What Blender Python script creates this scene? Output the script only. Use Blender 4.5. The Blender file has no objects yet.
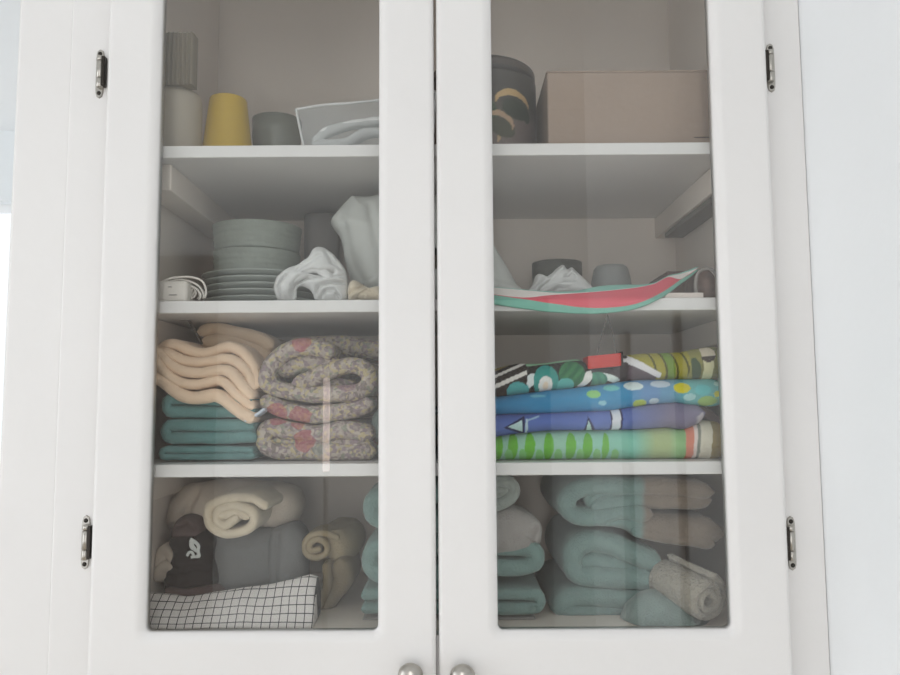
import bpy, bmesh, math, random
from mathutils import Vector, Matrix, noise

S = bpy.context.scene
COL = S.collection

# ------------------------------------------------------------------ camera
F_PX, CAM = 756.85, Vector((-0.0246, -0.9035, -0.0952))
YAW, PITCH, ROLL = -0.0021, 0.0869, 0.0063
fw = Vector((math.sin(YAW), math.cos(YAW), 0)); rt = Vector((math.cos(YAW), -math.sin(YAW), 0)); up = Vector((0, 0, 1))
fw, up = fw*math.cos(PITCH) + up*math.sin(PITCH), up*math.cos(PITCH) - fw*math.sin(PITCH)
rt, up = rt*math.cos(ROLL) - up*math.sin(ROLL), up*math.cos(ROLL) + rt*math.sin(ROLL)
cd = bpy.data.cameras.new('camera'); cam = bpy.data.objects.new('camera', cd); COL.objects.link(cam)
cd.sensor_width = 36; cd.lens = F_PX/900*36; cd.clip_start = .01
M = Matrix((rt, up, -fw)).transposed().to_4x4(); M.translation = CAM; cam.matrix_world = M
S.camera = cam

# ------------------------------------------------------------------ light and exposure
w = bpy.data.worlds.new('daylight'); S.world = w; w.use_nodes = True
w.node_tree.nodes['Background'].inputs[0].default_value = (.92, .96, 1, 1)
w.node_tree.nodes['Background'].inputs[1].default_value = 2.2
def area(name, loc, aim, sx, sy, power, color):
    l = bpy.data.lights.new(name, 'AREA'); l.shape = 'RECTANGLE'; l.size = sx; l.size_y = sy; l.energy = power; l.color = color
    o = bpy.data.objects.new(name, l); COL.objects.link(o); o.location = loc
    o.rotation_euler = (Vector(aim) - Vector(loc)).to_track_quat('-Z', 'Y').to_euler()
    return o
area('window_and_added_daylight', (-2.55, -1.35, -.25), (0, -1.35, -.25), 1.9, 2.0, 34, (.95, .975, 1))
area('window_and_added_daylight', (-1.95, -2.64, -.25), (-1.95, 0, -.25), 1.0, 2.0, 8, (.98, .98, 1))
area('window_and_added_daylight', (-.085, -2.64, -.25), (-.085, 0, -.25), .46, 2.0, 20.5, (1, .975, .96))  # added unseen window light behind the camera, evens the frontal brightness
S.view_settings.view_transform = 'Standard'; S.view_settings.look = 'None'
S.view_settings.exposure = -0.92; S.view_settings.gamma = 1; S.view_settings.use_curve_mapping = False

# ------------------------------------------------------------------ helpers
def P(px, py, Y):                       # point at depth Y that a traced photo point stands for
    d = fw + rt*((px - 450)/F_PX) + up*((337.5 - py)/F_PX)
    return CAM + d*((Y - CAM.y)/d.y)
def PX(p):
    v = p - CAM; z = v.dot(fw)
    return 450 + F_PX*v.dot(rt)/z, 337.5 - F_PX*v.dot(up)/z
def lin(c): return tuple((x/255/12.92 if x/255 <= .04045 else ((x/255 + .055)/1.055)**2.4) for x in c)

def mat(name, rgb=None, rough=.6, metal=0., bump=None, vary=None, attr=False, spec=.4, sheen=0):
    m = bpy.data.materials.new(name); m.use_nodes = True; nt = m.node_tree; b = nt.nodes['Principled BSDF']
    b.inputs['Roughness'].default_value = rough; b.inputs['Metallic'].default_value = metal
    b.inputs['Specular IOR Level'].default_value = spec
    if sheen: b.inputs['Sheen Weight'].default_value = sheen
    tc = nt.nodes.new('ShaderNodeTexCoord')
    if attr:
        a = nt.nodes.new('ShaderNodeAttribute'); a.attribute_name = 'Col'; src = a.outputs['Color']
    else:
        c = nt.nodes.new('ShaderNodeRGB'); c.outputs[0].default_value = (*lin(rgb), 1); src = c.outputs[0]
    if vary:                            # (scale, amount)
        n = nt.nodes.new('ShaderNodeTexNoise'); n.inputs['Scale'].default_value = vary[0]; n.inputs['Detail'].default_value = 4
        nt.links.new(tc.outputs['Object'], n.inputs['Vector'])
        mr = nt.nodes.new('ShaderNodeMapRange'); mr.inputs[1].default_value = .3; mr.inputs[2].default_value = .7
        mr.inputs[3].default_value = 1 - vary[1]; mr.inputs[4].default_value = 1 + vary[1]
        nt.links.new(n.outputs['Fac'], mr.inputs[0])
        mx = nt.nodes.new('ShaderNodeVectorMath'); mx.operation = 'SCALE'
        nt.links.new(src, mx.inputs[0]); nt.links.new(mr.outputs[0], mx.inputs['Scale']); src = mx.outputs[0]
    nt.links.new(src, b.inputs['Base Color'])
    if bump:                            # (scale, distance)
        n = nt.nodes.new('ShaderNodeTexNoise'); n.inputs['Scale'].default_value = bump[0]; n.inputs['Detail'].default_value = 3
        nt.links.new(tc.outputs['Object'], n.inputs['Vector'])
        bp = nt.nodes.new('ShaderNodeBump'); bp.inputs['Strength'].default_value = 1; bp.inputs['Distance'].default_value = bump[1]
        nt.links.new(n.outputs['Fac'], bp.inputs['Height']); nt.links.new(bp.outputs[0], b.inputs['Normal'])
    return m

def link(name, bm, m, parent=None, smooth=True):
    me = bpy.data.meshes.new(name); bm.to_mesh(me); bm.free()
    if m: me.materials.append(m)
    if smooth:
        me.polygons.foreach_set('use_smooth', [True]*len(me.polygons))
    o = bpy.data.objects.new(name, me); COL.objects.link(o)
    if parent: o.parent = parent
    return o
def tag(o, label, cat, group=None):
    o['label'] = label; o['category'] = cat
    if group: o['group'] = group
    return o
def struct(o): o['kind'] = 'structure'; return o
def empty(name, loc=(0, 0, 0)):
    o = bpy.data.objects.new(name, None); COL.objects.link(o); o.location = loc; o.empty_display_size = .02; return o
def adopt(child, parent):               # keeps world coordinates baked in the mesh
    child.parent = parent; child.matrix_parent_inverse = Matrix.Translation(-Vector(parent.location)); return child

def add_box(bm, x0, x1, y0, y1, z0, z1, bev=0, seg=2):
    t = bmesh.new(); bmesh.ops.create_cube(t, size=1)
    for v in t.verts: v.co = Vector(((x0+x1)/2 + v.co.x*(x1-x0), (y0+y1)/2 + v.co.y*(y1-y0), (z0+z1)/2 + v.co.z*(z1-z0)))
    if bev: bmesh.ops.bevel(t, geom=t.edges[:], offset=bev, segments=seg, profile=.5, affect='EDGES', clamp_overlap=True)
    merge(bm, t)
def merge(bm, t):
    me = bpy.data.meshes.new('tmp'); t.to_mesh(me); t.free(); bm.from_mesh(me); bpy.data.meshes.remove(me)
def box(name, m, x0, x1, y0, y1, z0, z1, bev=.001, parent=None):
    bm = bmesh.new(); add_box(bm, x0, x1, y0, y1, z0, z1, bev)
    o = link(name, bm, m, parent, smooth=False); return o
def add_lathe(bm, prof, cx, cy, seg=48, axis='z', c3=0):     # prof: (r, h)
    rings = []
    for r, h in prof:
        ring = []
        for k in range(seg):
            a = 2*math.pi*k/seg
            if axis == 'z': co = (cx + r*math.cos(a), cy + r*math.sin(a), h)
            else: co = (cx + r*math.cos(a), h, c3 + r*math.sin(a))
            ring.append(bm.verts.new(co))
        rings.append(ring)
    for a, b in zip(rings, rings[1:]):
        for k in range(seg): bm.faces.new((a[k], a[(k+1) % seg], b[(k+1) % seg], b[k]))
    bm.faces.new(rings[0][::-1]); bm.faces.new(rings[-1])
    bmesh.ops.recalc_face_normals(bm, faces=bm.faces[:])
def lathe(name, m, prof, cx, cy, parent=None, seg=48, **k):
    bm = bmesh.new(); add_lathe(bm, prof, cx, cy, seg, **k)
    o = link(name, bm, m, parent)
    return o
def catmull(pts, step):
    pts = [Vector(p) for p in pts]
    q = [pts[0]*2 - pts[1]] + pts + [pts[-1]*2 - pts[-2]]; out = []
    for i in range(1, len(q) - 2):
        a, b, c, d = q[i-1], q[i], q[i+1], q[i+2]; n = max(1, int((c - b).length/step + .5))
        for k in range(n):
            t = k/n; out.append(.5*((2*b) + (c - a)*t + (2*a - 5*b + 4*c - d)*t*t + (3*b - a - 3*c + d)*t**3))
    out.append(pts[-1]); return out
def add_tube(bm, pts, r, seg=10, step=.004, flat=1):
    pts = catmull(pts, step); rings = []; n = len(pts); prev = Vector((0, 1, .01)).normalized()
    for i, p in enumerate(pts):
        t = (pts[min(i+1, n-1)] - pts[max(i-1, 0)]).normalized()
        a = (prev - t*prev.dot(t)).normalized(); b = t.cross(a); prev = a
        rings.append([bm.verts.new(p + a*(r*flat*math.cos(2*math.pi*k/seg)) + b*(r*math.sin(2*math.pi*k/seg))) for k in range(seg)])
    for u, v in zip(rings, rings[1:]):
        for k in range(seg): bm.faces.new((u[k], u[(k+1) % seg], v[(k+1) % seg], v[k]))
    bm.faces.new(rings[0][::-1]); bm.faces.new(rings[-1])
    bmesh.ops.recalc_face_normals(bm, faces=bm.faces[:])
def nz(v, s, seed): return noise.noise_vector(Vector((v.x*s + seed*7.31, v.y*s + seed*3.7, v.z*s - seed*1.9)))

# folded cloth: a thick sheet that follows a fold line (x, z) and runs back in y
def add_ribbon(bm, path, th, y0, y1, amp=.0015, seed=1, step=.004, M=None, ys=7, colf=None, wob=.004, back_round=True, freq=28, arc=6):
    if colf:
        cl = bm.loops.layers.float_color.get('Col') or bm.loops.layers.float_color.new('Col')
    uvl = bm.loops.layers.uv.get('UVMap') or bm.loops.layers.uv.new('UVMap')
    if not callable(th): T = lambda s: th
    else: T = th
    c = catmull([Vector((p[0], 0, p[1])) for p in path], step); n = len(c)
    L = [0]
    for a, b in zip(c, c[1:]): L.append(L[-1] + (b - a).length)
    st = []                              # centre, normal, half thickness, arc length
    for i, p in enumerate(c):
        t = (c[min(i+1, n-1)] - c[max(i-1, 0)]).normalized(); nn = Vector((-t.z, 0, t.x))
        st.append((p, nn, t, T(L[i]/L[-1])/2, L[i]))
    capn = 4; R = []
    p, nn, t, h, s = st[0]
    for k in range(capn, 0, -1):
        a = k/(capn + .35)*math.pi/2; R.append((p - t*h*math.sin(a), nn, h*math.cos(a), s - h*math.sin(a)))
    R += [(p, nn, h, s) for p, nn, t, h, s in st]
    p, nn, t, h, s = st[-1]
    for k in range(1, capn + 1):
        a = k/(capn + .35)*math.pi/2; R.append((p + t*h*math.sin(a), nn, h*math.cos(a), s + h*math.sin(a)))
    sec = []                    # (n in -1..1, y fraction base, y offset in units of h)
    for k in range(arc + 1):
        a = -math.pi/2 + math.pi*k/arc; sec.append((math.sin(a), 0, 1 - math.cos(a)))
    for k in range(1, ys): sec.append((1, k/ys, 0))
    for k in range(arc + 1):
        a = math.pi/2 - math.pi*k/arc; sec.append((math.sin(a), 1, -(1 - math.cos(a))))
    for k in range(ys - 1, 0, -1): sec.append((-1, k/ys, 0))
    rings = []; m = len(sec)
    hmax = max(h for _, _, _, h, _ in st)
    for p, nn, h, s in R:
        ring = []; dy = wob*noise.noise(Vector((p.x*22 + seed*5.1, seed*2.2, p.z*22)))
        for (a, f, o) in sec:
            y = y0 + dy + (y1 - y0 - dy)*f
            if f == 0: y = y0 + dy + o*hmax
            elif f == 1: y = y1 + o*hmax
            else: y = y0 + dy + hmax + (y1 - y0 - dy - 2*hmax)*f
            v = Vector((p.x + nn.x*a*h, y, p.z + nn.z*a*h))
            v += nz(v, freq, seed)*amp + nz(v, freq*3.3, seed + 3)*amp*.3
            ring.append((v, s, y))
        rings.append(ring)
    V = [[bm.verts.new(M @ v if M else v) for v, _, _ in r] for r in rings]
    def done(f, idx):
        for lp, (i, k) in zip(f.loops, idx):
            v, s, y = rings[i][k]; kk = k if k <= m//2 else m - k
            lp[uvl].uv = (s, y)
            if colf: lp[cl] = (*lin(colf(v, s, y, sec[k][0])), 1)
    for i in range(len(V) - 1):
        for k in range(m):
            k2 = (k + 1) % m
            f = bm.faces.new((V[i][k], V[i][k2], V[i+1][k2], V[i+1][k])); done(f, ((i, k), (i, k2), (i+1, k2), (i+1, k)))
    for i, rev in ((0, 1), (len(V) - 1, 0)):
        idx = list(range(m)); idx = idx[::-1] if rev else idx
        f = bm.faces.new([V[i][k] for k in idx]); done(f, [(i, k) for k in idx])
    bmesh.ops.recalc_face_normals(bm, faces=bm.faces[:])
def px_path(pts, Y): return [(P(x, y, Y).x, P(x, y, Y).z) for x, y in pts]
def U(Y): return (CAM - P(450, 337.5, Y)).length/F_PX      # metres per photo pixel at depth Y
def cloth(name, m, paths, thpx, y0, y1, label, cat, group=None, **k):
    bm = bmesh.new()
    for i, p in enumerate(paths):
        t = thpx[i] if isinstance(thpx, (list, tuple)) else thpx
        kk = dict(k); kk['seed'] = k.get('seed', 1) + i*1.7
        yy = y0[i] if isinstance(y0, (list, tuple)) else y0
        add_ribbon(bm, px_path(p, yy), (lambda s, t=t, yy=yy: t(s)*U(yy)) if callable(t) else t*U(yy), yy, y1, **kk)
    return tag(link(name, bm, m), label, cat, group)
def add_roll(bm, c0, c1, R, th, turns=2.2, a0=0., squash=1., seed=1, amp=.0015, colf=None, step=.004, outward=1):
    # spiral roll between axis points c0 (front end) and c1 (back end)
    c0, c1 = Vector(c0), Vector(c1); ax = (c1 - c0); Ln = ax.length; ax.normalize()
    z = Vector((0, 0, 1)); z = (z - ax*z.dot(ax)).normalized(); x = ax.cross(z)
    Mx = Matrix(((x.x, ax.x, z.x, c0.x), (x.y, ax.y, z.y, c0.y), (x.z, ax.z, z.z, c0.z), (0, 0, 0, 1)))
    pts = []; N = int(turns*14)
    for k in range(N + 1):
        f = k/N; r = R - th/2 - (1 - f)*min(turns*th*.97, R - th*1.05); a = a0 + outward*2*math.pi*turns*f
        pts.append((r*math.cos(a), r*math.sin(a)*squash))
    add_ribbon(bm, pts, th, 0, Ln, amp=amp, seed=seed, M=Mx, colf=colf, step=step)
# soft lump: rings stacked in z, (z, xl, xr, yf, yb)
def add_loft(bm, rows, n=40, ex=2.6, amp=.004, seed=1, freq=22, sub=5, colf=None):
    if colf: cl = bm.loops.layers.float_color.get('Col') or bm.loops.layers.float_color.new('Col')
    R = []
    rows = [Vector(r[:3]).to_tuple() + tuple(r[3:]) for r in rows]
    for i in range(len(rows) - 1):
        for k in range(sub):
            t = k/sub
            def cr(j):
                a = rows[max(i-1, 0)][j]; b = rows[i][j]; c = rows[i+1][j]; d = rows[min(i+2, len(rows)-1)][j]
                return .5*((2*b) + (c-a)*t + (2*a-5*b+4*c-d)*t*t + (3*b-a-3*c+d)*t**3)
            R.append([cr(j) for j in range(5)])
    R.append(list(rows[-1])); V = []
    for z, xl, xr, yf, yb in R:
        ring = []
        for k in range(n):
            a = 2*math.pi*k/n; c, s = math.cos(a), math.sin(a)
            v = Vector(((xl+xr)/2 + (xr-xl)/2*math.copysign(abs(c)**(2/ex), c), (yf+yb)/2 + (yb-yf)/2*math.copysign(abs(s)**(2/ex), s), z))
            v += nz(v, freq, seed)*amp + nz(v, freq*3, seed+2)*amp*.4
            ring.append(bm.verts.new(v))
        V.append(ring)
    fs = []
    for a, b in zip(V, V[1:]):
        for k in range(n): fs.append(bm.faces.new((a[k], a[(k+1) % n], b[(k+1) % n], b[k])))
    fs.append(bm.faces.new(V[0][::-1])); fs.append(bm.faces.new(V[-1]))
    if colf:
        for f in fs:
            for lp in f.loops: lp[cl] = (*lin(colf(lp.vert.co)), 1)
    bmesh.ops.recalc_face_normals(bm, faces=bm.faces[:])
def add_pillow(bm, outline, spine, Y, D, amp=.0015, seed=1, creases=(), back=.4, rings=12, step=1.6, freq=40, pw=.55, zmin=None, colf=None):
    # soft crumpled volume: outline and spine traced at depth Y, swelling towards the front
    if colf: cl = bm.loops.layers.float_color.get('Col') or bm.loops.layers.float_color.new('Col')
    o = [Vector((x, y, 0)) for x, y in outline]; o = catmull(o + [o[0]], step)[:-1]; n = len(o)
    sp = catmull([Vector((x, y, 0)) for x, y in spine], 1.0)
    near = [min(sp, key=lambda q: (q - p).length) for p in o]
    sm = []
    for i in range(n):
        m = Vector((0, 0, 0)); k = 7
        for d in range(-k, k + 1): m += near[(i + d) % n]
        sm.append(m/(2*k + 1))
    def dcr(x, y):
        t = 0
        for pts, dep, wid in creases:
            b = 1e9
            for p, q in zip(pts, pts[1:]):
                vx, vy = q[0]-p[0], q[1]-p[1]; l = max(0, min(1, ((x-p[0])*vx + (y-p[1])*vy)/(vx*vx + vy*vy + 1e-9)))
                b = min(b, math.hypot(x - p[0] - l*vx, y - p[1] - l*vy))
            t += dep*math.exp(-(b/wid)**2)
        return t
    shells = []
    for sg in (-1, back):
        R = []
        for j in range(rings + 1):
            t = j/rings; ring = []
            if sg == back and j == 0: R.append(shells[0][0]); continue
            for ii, (p, q) in enumerate(zip(o, sm)):
                e = p.lerp(q.lerp(near[ii], t**3), t); d = D*(1 - (1 - t)**2)**pw
                v = P(e.x, e.y, Y)
                y_ = Y + sg*d + (dcr(e.x, e.y)*min(1, t*3) if sg < 0 else 0)
                v = Vector((v.x, y_, v.z)) + nz(v, freq, seed)*amp + nz(v, freq*2.7, seed + 4)*amp*.4
                if zmin is not None: v.z = max(v.z, zmin)
                ring.append(bm.verts.new(v))
            R.append(ring)
        shells.append(R)
    fs = []
    for R in shells:
        for a, b in zip(R, R[1:]):
            for k in range(n): fs.append(bm.faces.new((a[k], a[(k+1) % n], b[(k+1) % n], b[k])))
    if colf:
        for f in fs:
            for lp in f.loops: lp[cl] = (*lin(colf(lp.vert.co)), 1)
    bmesh.ops.remove_doubles(bm, verts=bm.verts[:], dist=.0004)
    add_tube(bm, [P(x, y, Y) + Vector((0, dcr(x, y)*.6 - D*.52, 0)) for x, y in spine], D*.36)
    bmesh.ops.recalc_face_normals(bm, faces=bm.faces[:])
def px_rows(rows, Y):                    # (py, xl, xr, yf, yb) traced at depth Y
    out = []
    for py, xl, xr, yf, yb in rows:
        out.append((P((xl+xr)/2, py, Y).z, P(xl, py, Y).x, P(xr, py, Y).x, yf, yb))
    return out

# ------------------------------------------------------------------ materials
PAINT = mat('white_cabinet_paint', (230, 228, 226), .38, bump=(60, .0004), vary=(5, .015))
INNER = mat('inner_cabinet_paint', (240, 229, 218), .55, vary=(6, .03))
WALLW = mat('white_wall_paint', (247, 249, 250), .8, vary=(3, .015), bump=(90, .0003))
FLOORM = mat('pale_floor', (206, 194, 178), .5, vary=(3, .1))
STEEL = mat('brushed_nickel', (176, 172, 165), .28, 1)
DARKM = mat('dark_steel_and_shade', (60, 56, 52), .4, .8)

# ------------------------------------------------------------------ room
Z0, Z1, Z2, Z3 = -.3675, .2309, .0335, -.1672      # cabinet floor and the three shelf tops
FL, CE = -1.5, 1.35
XR = .4187
def slab(name, x0, x1, y0, y1, z0, z1, m): return struct(box(name, m, x0, x1, y0, y1, z0, z1, 0))
slab('floor', -2.7, 1.7, -2.8, 1.5, FL - .05, FL, FLOORM)
slab('ceiling', -2.7, 1.7, -2.8, 1.5, CE, CE + .05, WALLW)
slab('wall_right', XR, XR + .1, -1.5, .45, FL, CE, WALLW)
slab('wall_corner', XR + .1, 1.7, -1.5, -1.4, FL, CE, WALLW)
def multi(name, parts, m):
    bm = bmesh.new()
    for p in parts: add_box(bm, *p)
    return struct(link(name, bm, m, smooth=False))
WL, WH = -1.3, .8
multi('wall_left', [(-2.7, -2.6, -2.8, -2.3, FL, CE), (-2.7, -2.6, -.4, 1.5, FL, CE), (-2.7, -2.6, -2.3, -.4, FL, WL), (-2.7, -2.6, -2.3, -.4, WH, CE)], WALLW)
multi('wall_back', [(-2.6, -2.45, -2.8, -2.7, FL, CE), (-1.45, -.32, -2.8, -2.7, FL, CE), (.15, 1.7, -2.8, -2.7, FL, CE), (-.32, .15, -2.8, -2.7, FL, WL), (-.32, .15, -2.8, -2.7, WH, CE), (-2.45, -1.45, -2.8, -2.7, FL, WL), (-2.45, -1.45, -2.8, -2.7, WH, CE)], WALLW)
multi('wall_side', [(1.6, 1.7, -2.8, -1.5, FL, CE)], WALLW)
WT = P(5, 205, 1.3).z; HT = P(5, 135, 1.3).z
multi('wall_far', [(-2.6, -1.95, 1.3, 1.4, FL, CE), (-.9, XR + .1, 1.3, 1.4, FL, CE), (-1.95, -.9, 1.3, 1.4, FL, -.75), (-1.95, -.9, 1.3, 1.4, WT, CE)], WALLW)
WOOD = mat('dark_wood', (88, 70, 58), .5, vary=(8, .15))
slab('added_dark_panel_1', .19, .44, -2.7, -2.66, FL, .40, WOOD)  # unseen dark panel added for a dark band in the glass reflection
slab('added_dark_panel_2', -1.45, -1.15, -2.7, -2.66, FL, .62, WOOD)  # added panel out of view, darkens the left pane's reflection
TB_ = tag(empty('added_glow_tube', (-.60, -2.56, FL)), 'added unseen glowing tube mirrored as a pale bar in the left glass pane', 'added_light')  # unseen glowing tube, added for a bright bar reflected in the glass
TB_Y = -2.56
bm = bmesh.new(); add_lathe(bm, [(.09, FL), (.09, FL + .012), (.012, FL + .02), (.012, -.40)], -.60, TB_Y, 24); adopt(link('stand', bm, STEEL), TB_)
em = bpy.data.materials.new('added_glow'); em.use_nodes = True; eb = em.node_tree.nodes['Principled BSDF']; eb.inputs['Emission Color'].default_value = (1, .80, .74, 1); eb.inputs['Emission Strength'].default_value = 7
bm = bmesh.new(); add_lathe(bm, [(.010, -.40), (.016, -.395), (.016, .02), (.010, .025)], -.60, TB_Y, 24); e = adopt(link('tube', bm, em), TB_); e['label'] = 'added pale pink glowing tube'
slab('added_dark_strip_1', XR - .012, XR, -1.02, -.95, FL, .08, WOOD)  # unseen strip added to mirror as a dark line in the right pane
slab('added_dark_strip_2', XR - .012, XR, -.55, -.53, FL, .08, WOOD)  # second added strip, only there for its dark reflection
# far window beyond the cabinet's left side
bm = bmesh.new(); add_box(bm, -2.05, -.8, 1.26, 1.3, WT, HT, .004)
struct(link('trim_4', bm, mat('bluish_white_paint', (244, 249, 252), .7), smooth=False))
bm = bmesh.new()
add_box(bm, -2.05, -1.95, 1.27, 1.3, -.75, WT, .004); add_box(bm, -.9, -.8, 1.27, 1.3, -.75, WT, .004)
add_box(bm, -2.08, -.77, 1.24, 1.3, -.8, -.75, .004); add_box(bm, -1.47, -1.42, 1.31, 1.35, -.75, WT, .004)
struct(link('window_1', bm, PAINT, smooth=False))
slab('wall_front', -.575, XR, .02, .045, .68, CE, WALLW)
multi('wall_below', [(-.575, XR, .02, .045, FL, -.52)], WALLW)

# ------------------------------------------------------------------ cabinet
cab = tag(empty('glass_front_cabinet', (-.035, .018, -.5)), 'white built-in cabinet with two glass doors, three shelves of linens behind them', 'cabinet')
XL_, XR_ = -.425, .355; YB = .359; CT = .66
def cpart(o): return adopt(o, cab)
bm = bmesh.new()
add_box(bm, -.505, XL_, .018, .038, -.52, .68, .0035, 3); add_box(bm, XR_, XR - .0005, .018, .038, -.52, .68, .0012)
add_box(bm, XL_, XR_, .018, .038, -.52, Z0 - .0005, .0008); add_box(bm, XL_, XR_, .018, .038, CT - .06, .68, .0012)
cpart(link('face_frame', bm, PAINT, smooth=False))
cpart(box('side_panel', INNER, XL_ - .018, XL_, .038, YB, Z0 - .018, CT, .0005))
cpart(box('side_panel', INNER, XR_, XR_ + .018, .038, YB, Z0 - .018, CT, .0005))
cpart(box('back_panel', INNER, XL_ - .018, XR_ + .018, YB, YB + .008, Z0 - .018, CT, 0))
cpart(box('top_panel', INNER, XL_, XR_, .038, YB, CT - .002, CT + .016, .0005))
cpart(box('bottom_panel', INNER, XL_, XR_, .038, YB, Z0 - .018, Z0, .0005))
SH = .0155
for z in (Z1, Z2, Z3):
    bm = bmesh.new(); add_box(bm, XL_ + .0005, XR_ - .0005, .026 if True else 0, YB - .0005, z - SH, z, .0012, 2)
    cpart(link('shelf', bm, PAINT, smooth=False))
    for x0, x1 in (((XL_, XL_ + .040), (XR_ - .034, XR_)) if z == Z1 else ((XL_, XL_ + .014), (XR_ - .014, XR_))):
        cpart(box('shelf_cleat', INNER, x0, x1, .05, YB, z - SH - .035, z - SH - .0003, .0015))
cpart(box('shelf_rail', mat('grey_rail', (120, 114, 108), .5), XR_ - .030, XR_ - .0002, .05, .315, Z1 - SH - .0435, Z1 - SH - .0352, .001))
bm = bmesh.new(); pr_ = [(-.5051, .0205)] + [(-.568 - .007*math.sin(a*math.pi/12), .0275 - .007*math.cos(a*math.pi/12)) for a in range(7)] + [(-.575, .044), (-.5051, .044)]
lo = [bm.verts.new((x, y, FL)) for x, y in pr_]; hi = [bm.verts.new((x, y, CE)) for x, y in pr_]
for k in range(len(pr_)): bm.faces.new((lo[k], lo[(k+1) % len(pr_)], hi[(k+1) % len(pr_)], hi[k]))
bm.faces.new(lo[::-1]); bm.faces.new(hi); bmesh.ops.recalc_face_normals(bm, faces=bm.faces[:])
struct(link('trim_1', bm, PAINT, smooth=False))
slab('wall_end', -.575, -.5055, .042, .45, FL, CE, WALLW)

def rrect(x0, x1, z0, z1, r, n=7):
    out = []
    for cx, cz, a0 in ((x1 - r, z1 - r, 0), (x0 + r, z1 - r, 90), (x0 + r, z0 + r, 180), (x1 - r, z0 + r, 270)):
        for k in range(n):
            a = math.radians(a0 + 90*k/(n - 1)); out.append((cx + r*math.cos(a), cz + r*math.sin(a)))
    return out
def glassmat():
    m = bpy.data.materials.new('cabinet_glass'); m.use_nodes = True; nt = m.node_tree; nt.nodes.clear()
    o = nt.nodes.new('ShaderNodeOutputMaterial'); mx = nt.nodes.new('ShaderNodeMixShader'); t = nt.nodes.new('ShaderNodeBsdfTransparent')
    g = nt.nodes.new('ShaderNodeBsdfGlossy'); f = nt.nodes.new('ShaderNodeFresnel'); ge = nt.nodes.new('ShaderNodeNewGeometry')
    s = nt.nodes.new('ShaderNodeMath'); s.operation = 'SUBTRACT'; s.inputs[0].default_value = 1; nt.links.new(ge.outputs['Backfacing'], s.inputs[1])
    ml = nt.nodes.new('ShaderNodeMath'); ml.operation = 'MULTIPLY'; nt.links.new(f.outputs[0], ml.inputs[0]); nt.links.new(s.outputs[0], ml.inputs[1])
    f.inputs[0].default_value = 1.75; g.inputs['Roughness'].default_value = .0; t.inputs[0].default_value = (.965, .97, .965, 1)
    nt.links.new(ml.outputs[0], mx.inputs[0]); nt.links.new(t.outputs[0], mx.inputs[1]); nt.links.new(g.outputs[0], mx.inputs[2])
    df = nt.nodes.new('ShaderNodeBsdfDiffuse'); df.inputs[0].default_value = (.86, .82, .78, 1)  # pale diffuse share added as haze, lifts the dark interior
    dm = nt.nodes.new('ShaderNodeMixShader'); nz_ = nt.nodes.new('ShaderNodeTexNoise'); nz_.inputs['Scale'].default_value = 6; tc = nt.nodes.new('ShaderNodeTexCoord'); nt.links.new(tc.outputs['Object'], nz_.inputs['Vector'])
    mr = nt.nodes.new('ShaderNodeMapRange'); mr.inputs[3].default_value = .012; mr.inputs[4].default_value = .03; nt.links.new(nz_.outputs['Fac'], mr.inputs[0])
    nt.links.new(mr.outputs[0], dm.inputs[0]); nt.links.new(mx.outputs[0], dm.inputs[1]); nt.links.new(df.outputs[0], dm.inputs[2])
    nt.links.new(dm.outputs[0], o.inputs[0]); return m
GLASS = glassmat()
def door(x0, x1, a, b, knob_px):
    zb, zt, pb, pt = -.452, .585, -.359, .49
    D = .018; loops = []
    def L(i, y, r): loops.append((rrect(x0 + i, x1 - i, zb + i, zt - i, max(r, .0003)), y))
    def I(i, y, r): loops.append((rrect(a - i, b + i, pb - i, pt + i, r), y))
    L(0, D, .001); L(0, .007, .001); L(.0008, .0035, .0014); L(.003, .001, .003); L(.0065, 0, .004)
    I(.013, 0, .016); I(.0085, .0007, .013); I(.004, .0028, .010); I(.0008, .0055, .0075); I(0, .0075, .007); I(0, D, .007)
    bm = bmesh.new(); V = [[bm.verts.new((p[0], y, p[1])) for p in lp] for lp, y in loops]; n = len(V[0])
    for u, v in zip(V, V[1:] + V[:1]):
        for k in range(n): bm.faces.new((u[k], u[(k+1) % n], v[(k+1) % n], v[k]))
    bmesh.ops.recalc_face_normals(bm, faces=bm.faces[:])
    d = link('door', bm, PAINT); d.data.polygons.foreach_set('use_smooth', [True]*len(d.data.polygons))
    md = d.modifiers.new('ws', 'WEIGHTED_NORMAL'); md.keep_sharp = False
    cpart(d)
    box('glass_pane', GLASS, a - .0005, b + .0005, .0095, .0125, pb - .0005, pt + .0005, 0, d)
    k = P(*knob_px, -.015)
    lathe('knob', STEEL, [(.001, -.0245), (.006, -.0243), (.011, -.0225), (.0143, -.018), (.0146, -.015), (.0125, -.0115), (.007, -.009), (.0058, -.006), (.0065, -.002), (.0085, -.0005), (.0085, .0005)],
          k.x, 0, d, axis='y', c3=k.z)
    return d
door(-.45, -.0446, -.3842, -.1127, (410.5, 676))
door(-.0418, .3684, .0273, .2994, (462.5, 677))

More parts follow.
